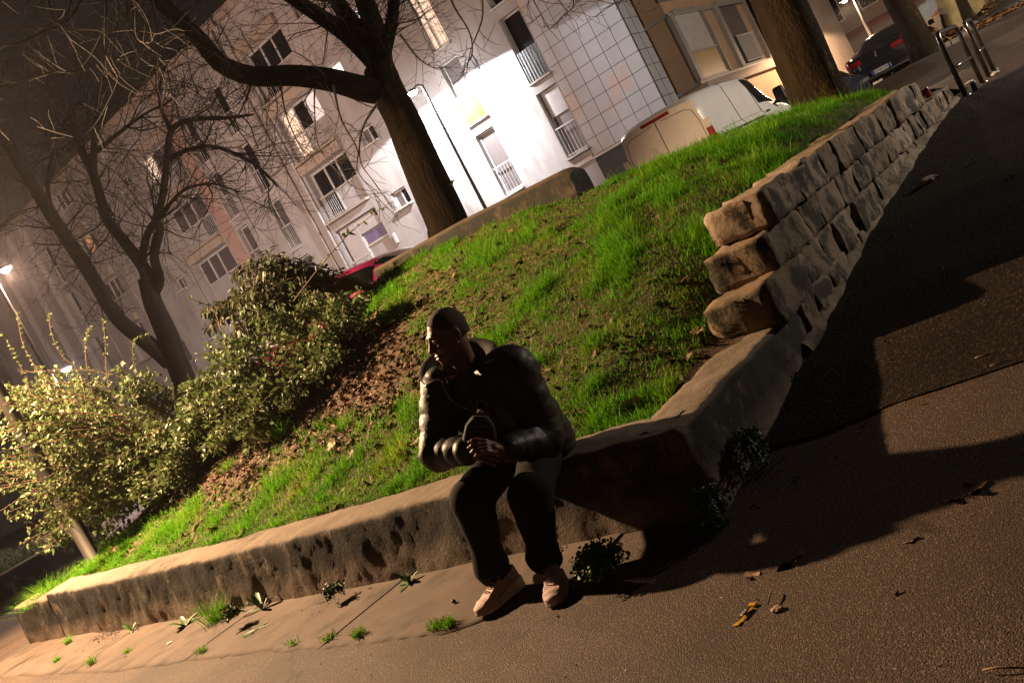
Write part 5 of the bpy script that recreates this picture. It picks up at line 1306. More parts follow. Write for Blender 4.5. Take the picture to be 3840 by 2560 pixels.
shrub('cotoneaster_shrub', 'big glossy leaved shrub around the lamp post at the end of the low wall', mbase((1.1, 1.9), (1.7, 2.0), (.7, 2.2), (2.2, 2.1), (1.4, 2.8)),
      LB((60, 1430, 11.2, .42), (120, 1620, 10.8, .62), (330, 1560, 10.9, .6), (300, 1780, 10.5, .55), (560, 1560, 10.5, .48), (560, 1740, 10.2, .48), (100, 1840, 10.7, .5), (250, 1450, 11.4, .4), (420, 1900, 10.5, .35), (20, 1700, 11.0, .5), (700, 1700, 10.0, .33), (150, 1960, 10.6, .35), (520, 1880, 10.2, .35), (330, 1950, 10.5, .3), (660, 1800, 9.9, .3), (90, 1620, 10.3, .3), (200, 1800, 10.2, .28), (40, 1540, 9.9, .3), (110, 1680, 9.9, .3), (180, 1810, 9.9, .28), (250, 1900, 9.8, .22), (640, 1600, 9.9, .3), (740, 1540, 9.9, .3)), 640, M_LEAF, M_STEM, 51, per=34, arch=.25)
shrub('cotoneaster_shrub', 'spreading glossy leaved shrub with red berries in the middle of the planter', mbase((3.2, 2.3), (3.8, 2.6), (4.3, 2.8), (2.7, 2.2)),
      LB((800, 1400, 9.6, .40), (960, 1290, 9.6, .36), (900, 1480, 9.2, .32), (1080, 1360, 9.4, .30), (1190, 1180, 9.8, .30), (720, 1480, 9.8, .36), (1270, 1120, 9.6, .22), (860, 1640, 9.0, .26), (1180, 1270, 9.2, .22), (760, 1600, 9.2, .3), (1000, 1480, 9.0, .25), (1100, 1480, 8.8, .2), (1200, 1360, 8.9, .2), (1330, 1150, 9.3, .18), (930, 1590, 8.8, .22)), 330, M_LEAF, M_STEM, 52, per=32, arch=.2)
shrub('laurel_shrub', 'dark shrub with long drooping leaves behind the berry shrub', mbase((3.3, 3.9), (3.7, 4.0)), LB((1000, 1080, 11.0, .42), (900, 1170, 11.0, .42), (1060, 1000, 11.1, .27), (1010, 1180, 10.8, .35), (820, 1230, 11., .35), (1110, 1090, 10.9, .25)), 190, M_LEAFD, M_STEM, 53, leafL=(.08, .14), wr=.16, per=26, arch=.35, droop=1.0)
# tall shoots above the left shrub, long sprig by the crest wall
def shoot(name, label, px_pts, d, seed, nl=40, leafL=(.03, .05), r=.006, mleaf=None, group=None, d1=None, wr=.32):
    rg = np.random.default_rng(seed); C_ = spline(np.array(pxpath(px_pts, d, d1)), 24); b0 = C_[0]
    root = empty(name, b0, 0, label, 'shrub', group); st = MB(); st.tube(C_-b0, np.linspace(r, .002, 24), 5, cap=False); st.build('stem', M_STEM, root, smooth=True)
    t = np.sort(rg.uniform(.12, 1, nl)); i = np.minimum((t*23).astype(int), 22); p = C_[i]; ax = C_[i+1]-C_[i]; ax /= np.linalg.norm(ax, axis=1)[:, None]
    u = rg.standard_normal((nl, 3)); u -= (u*ax).sum(1)[:, None]*ax; u /= np.linalg.norm(u, axis=1)[:, None]; D = ax*.6+u; D /= np.linalg.norm(D, axis=1)[:, None]
    N_ = np.array([0, 0, 1.])+.5*rg.standard_normal((nl, 3)); N_ /= np.linalg.norm(N_, axis=1)[:, None]; Lf = rg.uniform(*leafL, nl)
    V, Q, T = leaf_cards(p-b0, D, N_, Lf, Lf*wr); o = link('foliage', mesh_data('foliage', V, [Q, T]), mleaf or M_LEAF, root); o['kind'] = 'stuff'
gs = 'upright leafy shoots above the big shrub'
for i, (q, d_) in enumerate([([(330, 1560), (300, 1400), (230, 1330), (190, 1240), (185, 1170)], 10.3), ([(420, 1480), (400, 1400), (395, 1280), (385, 1190)], 10.2), ([(350, 1480), (330, 1400), (320, 1290), (340, 1220)], 10.2), ([(120, 1480), (80, 1380), (20, 1270), (-20, 1250)], 10.0), ([(640, 1460), (520, 1400), (500, 1290), (560, 1250)], 9.6),
                             ([(230, 1560), (160, 1420), (90, 1300), (60, 1160)], 10.4), ([(520, 1520), (480, 1440), (440, 1380)], 10.)]):
    shoot('leafy_shoot', 'upright reddish leafy shoot rising above the big shrub', q, d_, 60+i, 46, group=gs)
shoot('leafy_shoot', 'long arching sprig with sparse leaves beside the magenta car', [(1100, 1130), (1200, 1000), (1297, 888), (1358, 835), (1412, 794), (1481, 750)], 9.2, 77, 30, (.04, .07), .007, d1=8.6)
shoot('leafy_shoot', 'thin sprig with dark buds in front of the bare tree', [(830, 1240), (800, 1160), (740, 1130), (700, 1115)], 9.6, 78, 12, (.03, .05))
shoot('leafy_shoot', 'yellow green leafy sprig hanging low beside the brown mulch', [(700, 1650), (680, 1600), (640, 1580), (560, 1640)], 8.8, 79, 40, (.04, .065), mleaf=mat('yellow green leaf', (.17, .19, .02), .5, (.13, .16, .02), 4., island=.3))
# red berries of the middle shrub
M_BERRY = mat('red berry', (.4, .015, .02), .35, (.3, .01, .015), 9.)
ico = MB(); ico.lathe([(0, -1), (.6, -.8), (1, 0), (.6, .8), (0, 1)], 8); ime = ico.data('berry', True); ime.materials.append(M_BERRY)
msh = [o for o in bpy.data.objects if o.name.startswith('cotoneaster_shrub')][1]
for i in range(14):
    q = at(1030+rng.normal(0, 7), 1330+rng.normal(0, 9), 8.95) if i < 9 else at(1250+rng.normal(0, 10), 1110+rng.normal(0, 10), 9.2)
    o = link('berry', ime, None, msh, q-np.array(msh.location)); o.scale = (.007,)*3
# ================================================================== PERSON seated on the low wall
M_SKIN = mat('brown skin', (.20, .095, .05), .5, (.17, .08, .042), 30., bump=.05, bscale=300, spec=.4, subsurf=.15)
M_HAIR = mat('cropped black hair', (.022, .015, .011), .8, (.06, .04, .028), 260., bump=.9, bscale=420, bdist=.004)
M_JACK = mat('black puffer nylon', (.012, .0105, .0105), .52, (.018, .015, .015), 8., bump=.4, bscale=30, bdist=.008, spec=.38)
M_KNIT = mat('black knit', (.010, .009, .009), .9, (.014, .012, .012), 60., bump=.3, bscale=300)
M_TROU = mat('black jersey trousers', (.009, .0078, .0078), .9, (.012, .010, .010), 40., bump=.3, bscale=160, bdist=.002, spec=.15)
M_ZIP = mat('metal zip', (.45, .40, .36), .35, (.3, .27, .24), 200., metal=.8)
M_BAGL = mat('dark grey bag nylon', (.022, .019, .018), .7, (.018, .015, .014), 60., bump=.3, bscale=200, spec=.25)
M_SHOE = mat('pale pink shoe mesh', (.52, .37, .35), .7, (.45, .31, .29), 40., bump=.3, bscale=220, bdist=.002)
M_SOLE = mat('off white sole', (.75, .68, .60), .6, (.5, .43, .36), 20.)
M_LACE = mat('pink lace', (.46, .33, .31), .8, (.4, .28, .26), 90.)
M_EYEW = mat('eye white', (.55, .50, .45), .2, (.5, .45, .4), 30.)
M_IRIS = mat('dark iris', (.012, .008, .006), .1, (.015, .01, .008), 30.)
M_LIP = mat('lips', (.17, .06, .045), .42, (.14, .05, .04), 60.)
J = dict(hip=at(1965, 1700, 4.70), kA=at(1765, 1870, 4.27), kB=at(1990, 1855, 4.2), aA=at(1868, 2180, 4.42), aB=np.array([-.312, 4.165, .03]), chest=at(1800, 1510, 4.5), sA=at(1655, 1440, 4.5), sB=at(1920, 1385, 4.38),
         neck=at(1745, 1395, 4.5), head=at(1682, 1258, 4.46), eA=at(1645, 1690, 4.38), wA=at(1762, 1690, 4.2), eB=at(2040, 1640, 4.45), wB=at(1885, 1690, 4.16))
lat = J['sB']-J['sA']; lat /= np.linalg.norm(lat)
pbase = np.array([J['hip'][0], J['hip'][1], -.06])
person = None
# head frame
hf = np.array([-.92, -.38, -.02]); hf /= np.linalg.norm(hf); hu = np.array([0, 0, 1.])-hf*hf[2]; hu /= np.linalg.norm(hu); hr = np.cross(hf, hu)
HR = np.stack([hr, hf, hu], 1); HC = J['head']
nkl = (J['neck']+np.array([0, .02, -.06])-HC)@HR
def head_sdf(P):
    S = lambda *q: np.array([1, 1, 1])*q
    d = ellip(P, (0, -.012, .035), (.075, .095, .093)); d = smin(d, ellip(P, (0, .032, -.035), (.061, .062, .086)), .035); d = smin(d, ellip(P, (0, .048, -.082), (.043, .043, .036)), .03)
    for sx in (-1, 1):
        d = smin(d, ellip(P, (sx*.040, .062, -.028), (.026, .028, .026)), .02)
    d = smin(d, capsule(P, (-.03, .083, .030), (.03, .083, .030), .012), .018)
    for sx in (-1, 1):
        e = ellip(P, (sx*.031, .100, .008), (.018, .016, .0115)); d = -smin(-d, e, .008)
    d = smin(d, capsule(P, (0, .090, .018), (0, .112, -.026), .0085, .0125), .012)
    for sx in (-1, 1):
        d = smin(d, ellip(P, (sx*.0145, .101, -.031), (.010, .011, .009)), .007)
    d = smin(d, ellip(P, (0, .084, -.066), (.028, .016, .022)), .015)
    d = smin(d, capsule(P, (-.017, .0955, -.0565), (.017, .0955, -.0565), .0068), .006); d = smin(d, capsule(P, (-.014, .0955, -.0725), (.014, .0955, -.0725), .008), .006)
    g = capsule(P, (-.023, .104, -.0645), (.023, .104, -.0645), .0025); d = -smin(-d, g, .004)
    d = smin(d, ellip(P, (0, .078, -.104), (.021, .017, .017)), .018)
    for sx in (-1, 1):
        ear = ellip(P, (sx*.078, -.010, -.006), (.010, .023, .033)); ear = -smin(-ear, ellip(P, (sx*.089, -.006, .0), (.010, .013, .020)), .006); d = smin(d, ear, .008)
    d = smin(d, capsule(P, (0, -.02, -.06), nkl, .052, .062), .03)
    return d
h_ = .0042
Vh, Qh = polygonize(head_sdf, (-.11, -.13, -.26), (.11, .14, .15), h_); Vh = Vh@HR.T+HC
# hands
def hand(wrist, elbow, tip, back, thumb_up, curls, h=.0032):
    x = tip-wrist; x /= np.linalg.norm(x); n = back-(back@x)*x; n /= np.linalg.norm(n); y = np.cross(n, x)*thumb_up
    R = np.stack([x, y, n], 1)
    segs = [((.0, .0, 0), (.045, .0, 0), .024, .024)]
    for yy in (.028, .010, -.009, -.027): segs.append(((.02, yy*.7, 0), (.086, yy, .002), .014, .0115))
    for k, (yy, L_) in enumerate(zip((.030, .010, -.010, -.029), (.074, .083, .076, .060))):
        p = np.array([.086, yy, .002]); a = curls[k]; spr = yy*3.2
        for m_, fr in enumerate((.45, .30, .25)):
            a2 = a*(m_+.6); q = p+L_*fr*np.array([math.cos(a2)*math.cos(spr), math.sin(spr)*math.cos(a2), -math.sin(a2)])
            segs.append((tuple(p), tuple(q), .0098-.0012*m_, .0088-.0012*m_)); p = q
    p = np.array([.018, .026, -.006])
    for q, r1, r2 in ((np.array([.05, .05, -.016]), .0135, .0115), (np.array([.078, .056, -.024]), .0110, .0098), (np.array([.098, .052, -.03]), .0098, .008)):
        segs.append((tuple(p), tuple(q), r1, r2)); p = q
    def sdf(P):
        d = None
        for a, b, r1, r2 in segs:
            e = capsule(P, a, b, r1, r2); d = e if d is None else smin(d, e, .0055)
        return smin(d, capsule(P, (0, 0, 0), (-.12, 0, 0), .024, .03), .015)
    V, Q = polygonize(sdf, (-.13, -.075, -.10), (.185, .085, .045), h)
    # bend the stub of forearm towards the elbow
    fo = ((elbow-wrist)@R); fo = fo/np.linalg.norm(fo); t = np.clip(-V[:, 0]/.12, 0, 1); V = V+t[:, None]*(fo*.12-np.array([-.12, 0, 0]))*.9
    return V@R.T+wrist, Q, R
tocam = CAMP-J['wA']; tocam /= np.linalg.norm(tocam)
VA, QA, RA = hand(J['wA'], J['eA'], at(1872, 1712, 4.10), tocam+np.array([0, 0, .25]), 1, (.22, .28, .36, .45))
VB, QB, RB = hand(J['wB'], J['eB'], at(1795, 1668, 4.10), tocam*.7+np.array([0, 0, .6]), -1, (.42, .5, .55, .6))
def torso_sdf(P):
    d = capsule(P, J['hip'], J['chest'], .10, .10)
    for k in ('sA', 'sB'): d = smin(d, capsule(P, J['chest'], J[k], .07, .05), .03)
    d = smin(d, capsule(P, J['chest'], J['neck'], .08, .05), .03)
    for s_, e_, w_ in (('sA', 'eA', 'wA'), ('sB', 'eB', 'wB')): d = smin(d, capsule(P, J[s_], J[e_], .045, .04), .03); d = smin(d, capsule(P, J[e_], J[w_], .04, .026), .02)
    for k_, a_, sg in (('kA', 'aA', -1), ('kB', 'aB', 1)):
        d = smin(d, capsule(P, J['hip']+lat*.09*sg, J[k_], .075, .055), .04); d = smin(d, capsule(P, J[k_], J[a_], .052, .036), .03)
    return d
allj = np.array(list(J.values())); Vt, Qt = polygonize(torso_sdf, allj.min(0)-.2, np.array([allj[:, 0].max()+.2, allj[:, 1].max()+.2, J['neck'][2]+.02]), .02)
mb = MB()
for V_, Q_ in ((Vh, Qh), (VA, QA), (VB, QB), (Vt, Qt)): mb.add(V_-pbase, Q_)
person = mb.build('person', M_SKIN, None, smooth=True, loc=pbase, label='person in a black puffer jacket and pale pink shoes sitting on the low wall', cat='person')
def part(name, V, Q, m, parent=None, smooth=True): return link(name, mesh_data(name, np.asarray(V)-pbase, [Q], smooth), m, parent or person)
# hair cap, eyes, lips, ear studs
def hair_sdf(P):
    d = ellip(P, (0, -.013, .0355), (.0775, .0975, .0955)); d = smin(d, ellip(P, (0, -.05, -.03), (.0615, .049, .059)), .03)
    line = .018+.62*(P[..., 1]+.012)+.012*np.cos(P[..., 0]*42)+.006*vnoise(P, 90.)
    side = np.abs(P[..., 0])
    return np.maximum(np.maximum(d-.0012*vnoise(P, 260.), (line-P[..., 2])*.8), -(P[..., 2]+.062))
V_, Q_ = polygonize(hair_sdf, (-.11, -.13, -.09), (.11, .11, .15), .0042); part('hair', V_@HR.T+HC, Q_, M_HAIR)
def ball(c, r, n=14):
    mb = MB(); th_ = np.linspace(-math.pi/2, math.pi/2, 9); mb.lathe(np.stack([np.cos(th_)*r, np.sin(th_)*r], 1), n, c); return np.concatenate(mb.v), mb.q[0]
for sx in (-1, 1):
    V_, Q_ = ball((sx*.031, .0815, .008), .0125); e = part('eye', V_@HR.T+HC, Q_, M_EYEW)
    V_, Q_ = ball((sx*.031+.003, .0905, .0095), .0052, 10); part('iris', V_@HR.T+HC, Q_, M_IRIS, e)
    V_, Q_ = ball((sx*.078, .004, -.043), .005, 8); part('ear_stud', V_@HR.T+HC, Q_, M_ZIP)
    br = MB(); br.tube(np.array([(sx*.016, .0985, .026), (sx*.030, .0985, .033), (sx*.046, .085, .029)])@HR.T+HC, np.array([.003, .0036, .002]), 6); part('eyebrow', np.concatenate(br.v), br.q[0], M_HAIR)
def lip_sdf(P): return smin(capsule(P, (-.018, .0975, -.0568), (.018, .0975, -.0568), .0066), capsule(P, (-.014, .0978, -.0725), (.014, .0978, -.0725), .0076), .002)
V_, Q_ = polygonize(lip_sdf, (-.035, .08, -.09), (.035, .12, -.04), .003); part('lips', V_@HR.T+HC, Q_, M_LIP)

# jacket: quilted tubes melted together
def qcap(P, a, b, ra, rb, pitch, amp, ph=0.):
    a = np.asarray(a); b = np.asarray(b); d = b-a; L_ = np.linalg.norm(d); t = np.clip(((P-a)@d)/(d@d), -.1, 1.1)
    q = amp*(np.abs(np.sin(math.pi*(t*L_/pitch+ph+.35*vnoise(P, 9.))))**.6-.7)
    tc = np.clip(t, 0, 1)
    return np.linalg.norm(P-a-tc[..., None]*d, axis=-1)-(ra+(rb-ra)*tc)-q
fwdv = np.cross(lat, np.array([0, 0, 1.])); fwdv = fwdv if fwdv[1] < 0 else -fwdv
def jacket_sdf(P):
    up = J['chest']-J['hip']
    wv = .014*fbm(P*np.array([1, 1, 1.6]), 8., 3)
    hipj = J['hip']+np.array([0, 0, .06])
    d = qcap(P, hipj-lat*.085+fwdv*.02, J['sA']+lat*.07-np.array([0, 0, .03]), .155, .118, .11, .006, .1)
    d = smin(d, qcap(P, hipj+lat*.11, J['sB']-lat*.05-np.array([0, 0, .02]), .17, .13, .11, .005, .1), .05)
    d = smin(d, qcap(P, hipj+np.array([0, .02, .02]), J['neck']-np.array([0, -.03, .10]), .165, .12, .11, .005, .1), .05)
    d = smin(d, qcap(P, J['sA'], J['eA'], .098, .088, .09, .009, .2), .03); d = smin(d, qcap(P, J['eA'], J['eA']+(J['wA']-J['eA'])*.88, .088, .060, .07, .009, .3), .025)
    d = smin(d, qcap(P, J['sB'], J['eB'], .115, .10, .10, .005, .2), .04); d = smin(d, qcap(P, J['eB'], J['eB']+(J['wB']-J['eB'])*.86, .095, .062, .07, .005, .3), .025)
    d = d+wv
    d = np.maximum(d, J['hip'][2]-.075-P[..., 2])
    # open V at the throat, and the neck hole
    cut = capsule(P, J['neck']+np.array([0, .01, .22]), J['neck']+np.array([-.0, -.02, -.03]), .13, .075); d = -smin(-d, cut, .02)
    cut2 = capsule(P, J['neck']+fwdv*.10+np.array([0, 0, .0]), J['chest']+fwdv*.22+lat*(-.02)+np.array([0, 0, -.06]), .055, .018); d = -smin(-d, cut2, .015)
    return d
lo = np.array([J['eA'][0]-.22, J['wB'][1]-.16, J['hip'][2]-.12]); hi = np.array([J['eB'][0]+.3, J['hip'][1]+.28, J['neck'][2]+.12])
V_, Q_ = polygonize(jacket_sdf, lo, hi, .0085); jk = part('jacket', V_, Q_, M_JACK)
def shirt_sdf(P):
    d = capsule(P, J['hip'], J['chest'], .15, .155); d = smin(d, capsule(P, J['chest'], J['neck']-np.array([0, 0, .02]), .15, .082), .05)
    return np.maximum(d, P[..., 2]-(J['neck'][2]+.005))
V_, Q_ = polygonize(shirt_sdf, J['hip']-.25, J['neck']+np.array([.25, .25, .05]), .014); part('black_top', V_, Q_, M_KNIT)
# stand-up collar folded outwards: two wings round the back of the neck
def collar_pts(k, f):
    """k 0..1 round the neck from the right lapel over the back to the left lapel, f 0 root .. 1 rim"""
    ang = (-.80+1.60*k)*math.pi; c = J['neck']+np.array([0, .015, -.015]); back = -fwdv
    v = back*math.cos(ang)+lat*math.sin(ang)
    r = .090+.02*math.sin(math.pi*k)+f*(.055+.075*abs(2*k-1)**1.5)
    hgt = .02+.125*math.sin(f*1.75)*(1-.35*abs(2*k-1))-.05*abs(2*k-1)**2*f-.055*(abs(2*k-1)**3)
    return c+v*r+np.array([0, 0, hgt])
G = np.array([[collar_pts(k, f) for f in np.linspace(0, 1, 10)] for k in np.linspace(0, 1, 44)]); G += .006*np.stack([fbm(G, 12.), fbm(G+5, 12.), fbm(G+9, 12.)], -1)
mb = MB(); mb.grid(G-pbase); cl_ = mb.build('collar', M_KNIT, jk, smooth=True); m_ = cl_.modifiers.new('s', 'SOLIDIFY'); m_.thickness = .016; m_.offset = 0
def on_jacket(x, y, lift=.004):
    r_ = ray(x, y); d = 3.8; last = None
    for _ in range(90):
        p = CAMP+r_*d; s_ = float(jacket_sdf(p[None])[0])
        if s_ < lift: return p
        d += max(s_*.6, .004)/np.linalg.norm(r_)
        if d > 4.9: return None
    return p
for path in ([(1592, 1448), (1625, 1428), (1648, 1424), (1662, 1438), (1668, 1462), (1690, 1495), (1725, 1525), (1760, 1531)], [(1852, 1348), (1820, 1360), (1780, 1372), (1752, 1388), (1745, 1410), (1748, 1450), (1760, 1495), (1772, 1518)]):
    pts = [on_jacket(*q) for q in path]; pts = [p for p in pts if p is not None]
    if len(pts) > 2:
        mb = MB(); mb.tube(spline(np.array(pts), 30)-pbase, .0042, 6); mb.build('zip', M_ZIP, jk, smooth=True)
# knitted cuffs
for w_, e_ in (('wA', 'eA'), ('wB', 'eB')):
    d_ = J[e_]-J[w_]; d_ /= np.linalg.norm(d_); mb = MB(); mb.tube(np.array([J[w_]-d_*.004, J[w_]+d_*.02, J[w_]+d_*.05])-pbase, np.array([.034, .040, .045]), 16, cap=False); c_ = mb.build('cuff', M_KNIT, jk, smooth=True); c_.modifiers.new('s', 'SOLIDIFY').thickness = .008
# trousers
def trouser_sdf(P):
    d = ellip(P, J['hip']+np.array([0, .01, .0]), (.22, .19, .105))
    for k_, a_, sg in (('kA', 'aA', -1), ('kB', 'aB', 1)):
        up_ = J['hip']+lat*.10*sg+np.array([0, 0, .01]); k2 = J[k_]; a2 = J[a_]+np.array([0, 0, .045])
        d = smin(d, capsule(P, up_, k2, .115, .094), .05); d = smin(d, capsule(P, k2, a2, .092, .072), .03)
        d = smin(d, capsule(P, a2+np.array([0, 0, .02]), a2-np.array([0, 0, .012]), .074, .062), .02)
    d = d+.010*fbm(P, 7., 2)+.006*np.sin(P[..., 2]*26+8*P[..., 0])*sstep(.55, .1, P[..., 2])
    return np.maximum(d, -(P[..., 2]-.012))
lo = np.array([J['aA'][0]-.2, J['aB'][1]-.22, -.02]); hi = np.array([J['hip'][0]+.36, J['hip'][1]+.26, J['hip'][2]+.18])
V_, Q_ = polygonize(trouser_sdf, lo, hi, .0105); part('trousers', V_, Q_, M_TROU)
# shoes
def shoe(toe, heel, lift_toe=0., roll=0.):
    y = toe-heel; L_ = np.linalg.norm(y[:2]); y = np.array([y[0], y[1], 0])/L_; x = np.array([y[1], -y[0], 0]); R = np.stack([x, y, [0, 0, 1]], 1); sc_ = L_/.27
    def wid(t): return np.interp(t, [0, .04, .10, .16, .21, .25, .27], [.026, .033, .034, .041, .044, .036, .012])
    def outline(P): return np.abs(P[..., 0]+.006*np.sin(P[..., 1]*14))-wid(P[..., 1])
    def sole_sdf(P):
        top = np.interp(P[..., 1], [0, .06, .12, .27], [.062, .055, .042, .032]); d = np.maximum(outline(P)-.004, np.maximum(P[..., 2]-top, -(P[..., 2]-np.interp(P[..., 1], [-.02, .02, .22, .29], [.012, 0, 0, .016]))))
        d = np.maximum(d, np.maximum(-P[..., 1]-.002, P[..., 1]-.274))
        for yy in (.03, .06, .165, .195, .22):
            for sx in (-1, 1): d = np.maximum(d, -ellip(P, (sx*.046, yy, .024), (.012, .011, .009)))
        return d
    def upper_sdf(P):
        t = P[..., 1]; h__ = np.interp(t, [-.01, .03, .10, .16, .22, .27], [.115, .118, .105, .078, .055, .034]); w__ = wid(t)*np.clip(1.0-.55*np.clip((P[..., 2]-.03)/.10, 0, 1)**1.2, .2, 1)
        d = np.maximum(np.abs(P[..., 0])-w__, P[..., 2]-h__)*.8; d = np.maximum(d, .018-P[..., 2]); d = np.maximum(d, np.maximum(-t+.002, t-.268))
        d = smin(d, ellip(P, (0, .215, .035), (.04, .05, .024)), .02)
        return np.maximum(d-.002+.0012*np.sin(t*160), -capsule(P, (0, .045, .13), (0, .055, .16), .036, .05))
    out = []
    for fn in (upper_sdf, sole_sdf):
        V_, Q_ = polygonize(fn, (-.062, -.02, -.01), (.062, .29, .135), .0046); out.append(((V_*sc_)@R.T+heel, Q_))
    u = part('shoe', *out[0], M_SHOE); part('sole', *out[1], M_SOLE, u)
    for i in range(5):
        t = .085+i*.021; z = np.interp(t, [.03, .10, .16, .22], [.122, .109, .084, .06]); w__ = .024
        mb = MB(); c_ = np.array([(-w__, t, z-.012), (-.01, t+.008, z+.003), (.01, t+.012, z+.003), (w__, t+.004, z-.012)])*sc_; mb.tube(spline(c_, 8)@R.T+heel-pbase, .0028, 5); mb.build('lace', M_LACE, u, smooth=True)
    mb = MB(); c_ = np.array([(-.005, .085, .122), (-.035, .09, .125), (-.04, .12, .105), (-.05, .13, .085)])*sc_; mb.tube(spline(c_, 12)@R.T+heel-pbase, .0026, 5); mb.build('lace', M_LACE, u, smooth=True)
shoe(np.array([-.700, 4.205, -.052]), np.array([-.475, 4.350, -.052])); shoe(np.array([-.345, 3.875, -.058]), np.array([-.290, 4.135, -.055]))
# sling bag held in the lap
bc = at(1800, 1618, 4.19); bag = None
br_ = np.stack([CR, -_fw, CU], 1); bl = at(1798, 1540, 4.08)
def bag_sdf(P):
    q = (P-bc)@br_; w_ = np.interp(q[..., 2], [-.07, -.03, .03, .07], [.058, .07, .058, .03])
    d = np.maximum(((np.abs(q[..., 0])/w_)**2.6+(np.abs(q[..., 1])/.03)**2.6)**.3846-1, 0)*.04+np.minimum(((np.abs(q[..., 0])/w_)**2.6+(np.abs(q[..., 1])/.03)**2.6)**.3846-1, 0)*.04
    return np.maximum(d, np.abs(q[..., 2])-.066)-.004+.003*fbm(P, 16., 2)
V_, Q_ = polygonize(bag_sdf, bc-.17, bc+.17, .008)
bag = link('sling_bag', mesh_data('sling_bag', V_-bc, [Q_], True), M_BAGL, None, bc, label='dark grey sling bag resting in the lap of the person', cat='bag')
sp_ = [at(1800, 1548, 4.08)]+[p for p in (on_jacket(1806, 1510, .008), on_jacket(1812, 1450, .008), on_jacket(1815, 1400, .008), on_jacket(1800, 1365, .008)) if p is not None]
C_ = spline(np.array(sp_), 20); S_ = np.repeat(CR[None]*.014, 20, 0); mb = MB(); mb.grid(np.stack([C_-S_, C_+S_], 1)-bc); st_ = mb.build('strap', M_BAGL, bag, smooth=True); st_.modifiers.new('s', 'SOLIDIFY').thickness = .004
mb = MB(); c_ = C_[5]-bc
for a_, b_ in (((-.02, .012), (.02, .012)), ((-.02, -.012), (.02, -.012)), ((-.02, -.012), (-.02, .012)), ((.02, -.012), (.02, .012))): mb.tube(np.array([c_+CR*a_[0]+CU*a_[1]-_fw*.006, c_+CR*b_[0]+CU*b_[1]-_fw*.006]), .003, 5)
mb.build('buckle', M_ZIP, bag)
mb = MB(); zp = np.array([bc+CR*x_-_fw*.047+CU*(.03-.01*abs(x_)/.05) for x_ in np.linspace(-.05, .05, 8)])-bc; mb.tube(zp, .003, 5); mb.build('bag_zip', M_BLKP, bag)
# ================================================================== WEEDS along the foot of the wall
M_WEED = mat('weed leaf', (.075, .155, .03), .45, (.055, .12, .022), 8., island=.35)
def rosette(name, P, label, n, L, W, seed, up=.5, group=None, m=None):
    """strap leaved plant: each leaf a bent blade"""
    rg = np.random.default_rng(seed); root = empty(name, P, 0, label, 'plant', group)
    for k in range(n):
        th_ = rg.uniform(0, 6.28); e = rg.uniform(.25, 1.)*up; Lk = L*rg.uniform(.6, 1.1); t = np.linspace(0, 1, 8); d = np.array([math.cos(th_), math.sin(th_), 0]); s_ = np.array([-d[1], d[0], 0])
        C_ = d[None]*(Lk*t*math.cos(e*1.3))[:, None]+np.array([0, 0, 1.])[None]*(Lk*(math.sin(e*1.3)*t-.55*t**2*(1-e*.6)))[:, None]; C_[:, 2] = np.maximum(C_[:, 2], .006)
        w_ = W*np.sin(math.pi*np.clip(.08+.92*t, 0, 1))**.7*(1+.12*np.sin(t*22))
        G = np.stack([C_-s_*w_[:, None], C_-np.array([0, 0, .25])*w_[:, None], C_+s_*w_[:, None]], 1); mb = MB(); mb.grid(G); mb.build('leaf', m or M_WEED, root, smooth=True)
    return root
def tuft(P, label, n, L, seed, group, r=.06):
    rg = np.random.default_rng(seed); q = rg.normal(0, r*.5, (n, 3)); q[:, 2] = 0; N_ = np.stack([q[:, 0]*4, q[:, 1]*4, np.ones(n)], 1); N_ /= np.linalg.norm(N_, axis=1)[:, None]
    V, Q, T = blades(q, N_, rg.uniform(.5, 1.1, n)*L, rg.uniform(.0015, .0035, n), rg.uniform(.2, 1.1, n), rg)
    return link('grass_tuft', mesh_data('grass_tuft', V, [Q, T]), M_GRASS, None, P, None, label, 'plant', group)
def frilly(name, P, label, rad, n, seed, hang=False, group=None):
    rg = np.random.default_rng(seed); root = empty(name, P, 0, label, 'plant', group); st = MB(); PP = []; DD = []; NN = []
    for k in range(n):
        v = rg.standard_normal(3); v[2] = abs(v[2])*.8; v /= np.linalg.norm(v); e = v*rad*rg.uniform(.4, 1.); 
        if hang: e[2] = -abs(e[2])*1.6
        C_ = spline(np.array([(0, 0, 0), e*.5+np.array([0, 0, rad*.2]), e]), 6); st.tube(C_, .0018, 4, cap=False)
        for j in range(9):
            p = C_[rg.integers(2, 6)]+rg.normal(0, rad*.07, 3); d = rg.standard_normal(3); PP.append(p); DD.append(d/np.linalg.norm(d)); q = np.array([0, 0, 1.])+.5*rg.standard_normal(3); NN.append(q/np.linalg.norm(q))
    PP, DD, NN = map(np.array, (PP, DD, NN)); Lf = rg.uniform(.012, .024, len(PP)); V, Q, T = leaf_cards(PP, DD, NN, Lf, Lf*.42)
    st.build('stems', M_WEED, root)['kind'] = 'stuff'; o = link('foliage', mesh_data('foliage', V, [Q, T]), M_WEED, root); o['kind'] = 'stuff'; return root
G_ = lambda x, y, z=None: hit_ground(x, y)+np.array([0, 0, .012]) if z is None else atz(x, y, z)
gw = 'weeds along the foot of the low wall'
rosette('broadleaf_weed', G_(985, 2290), 'tall strap leaved weed standing against the low wall', 9, .26, .017, 1, 1.0, gw)
rosette('broadleaf_weed', G_(700, 2350), 'broad leaved weed beside the yellow green sprays', 10, .2, .02, 2, .7, gw)
rosette('broadleaf_weed', G_(960, 2370), 'flat pale leaved weed spreading over the concrete strip', 7, .11, .016, 3, .35, gw)
rosette('broadleaf_weed', G_(500, 2370), 'small dark strap leaved weed near the left end of the low wall', 7, .15, .013, 4, .9, gw)
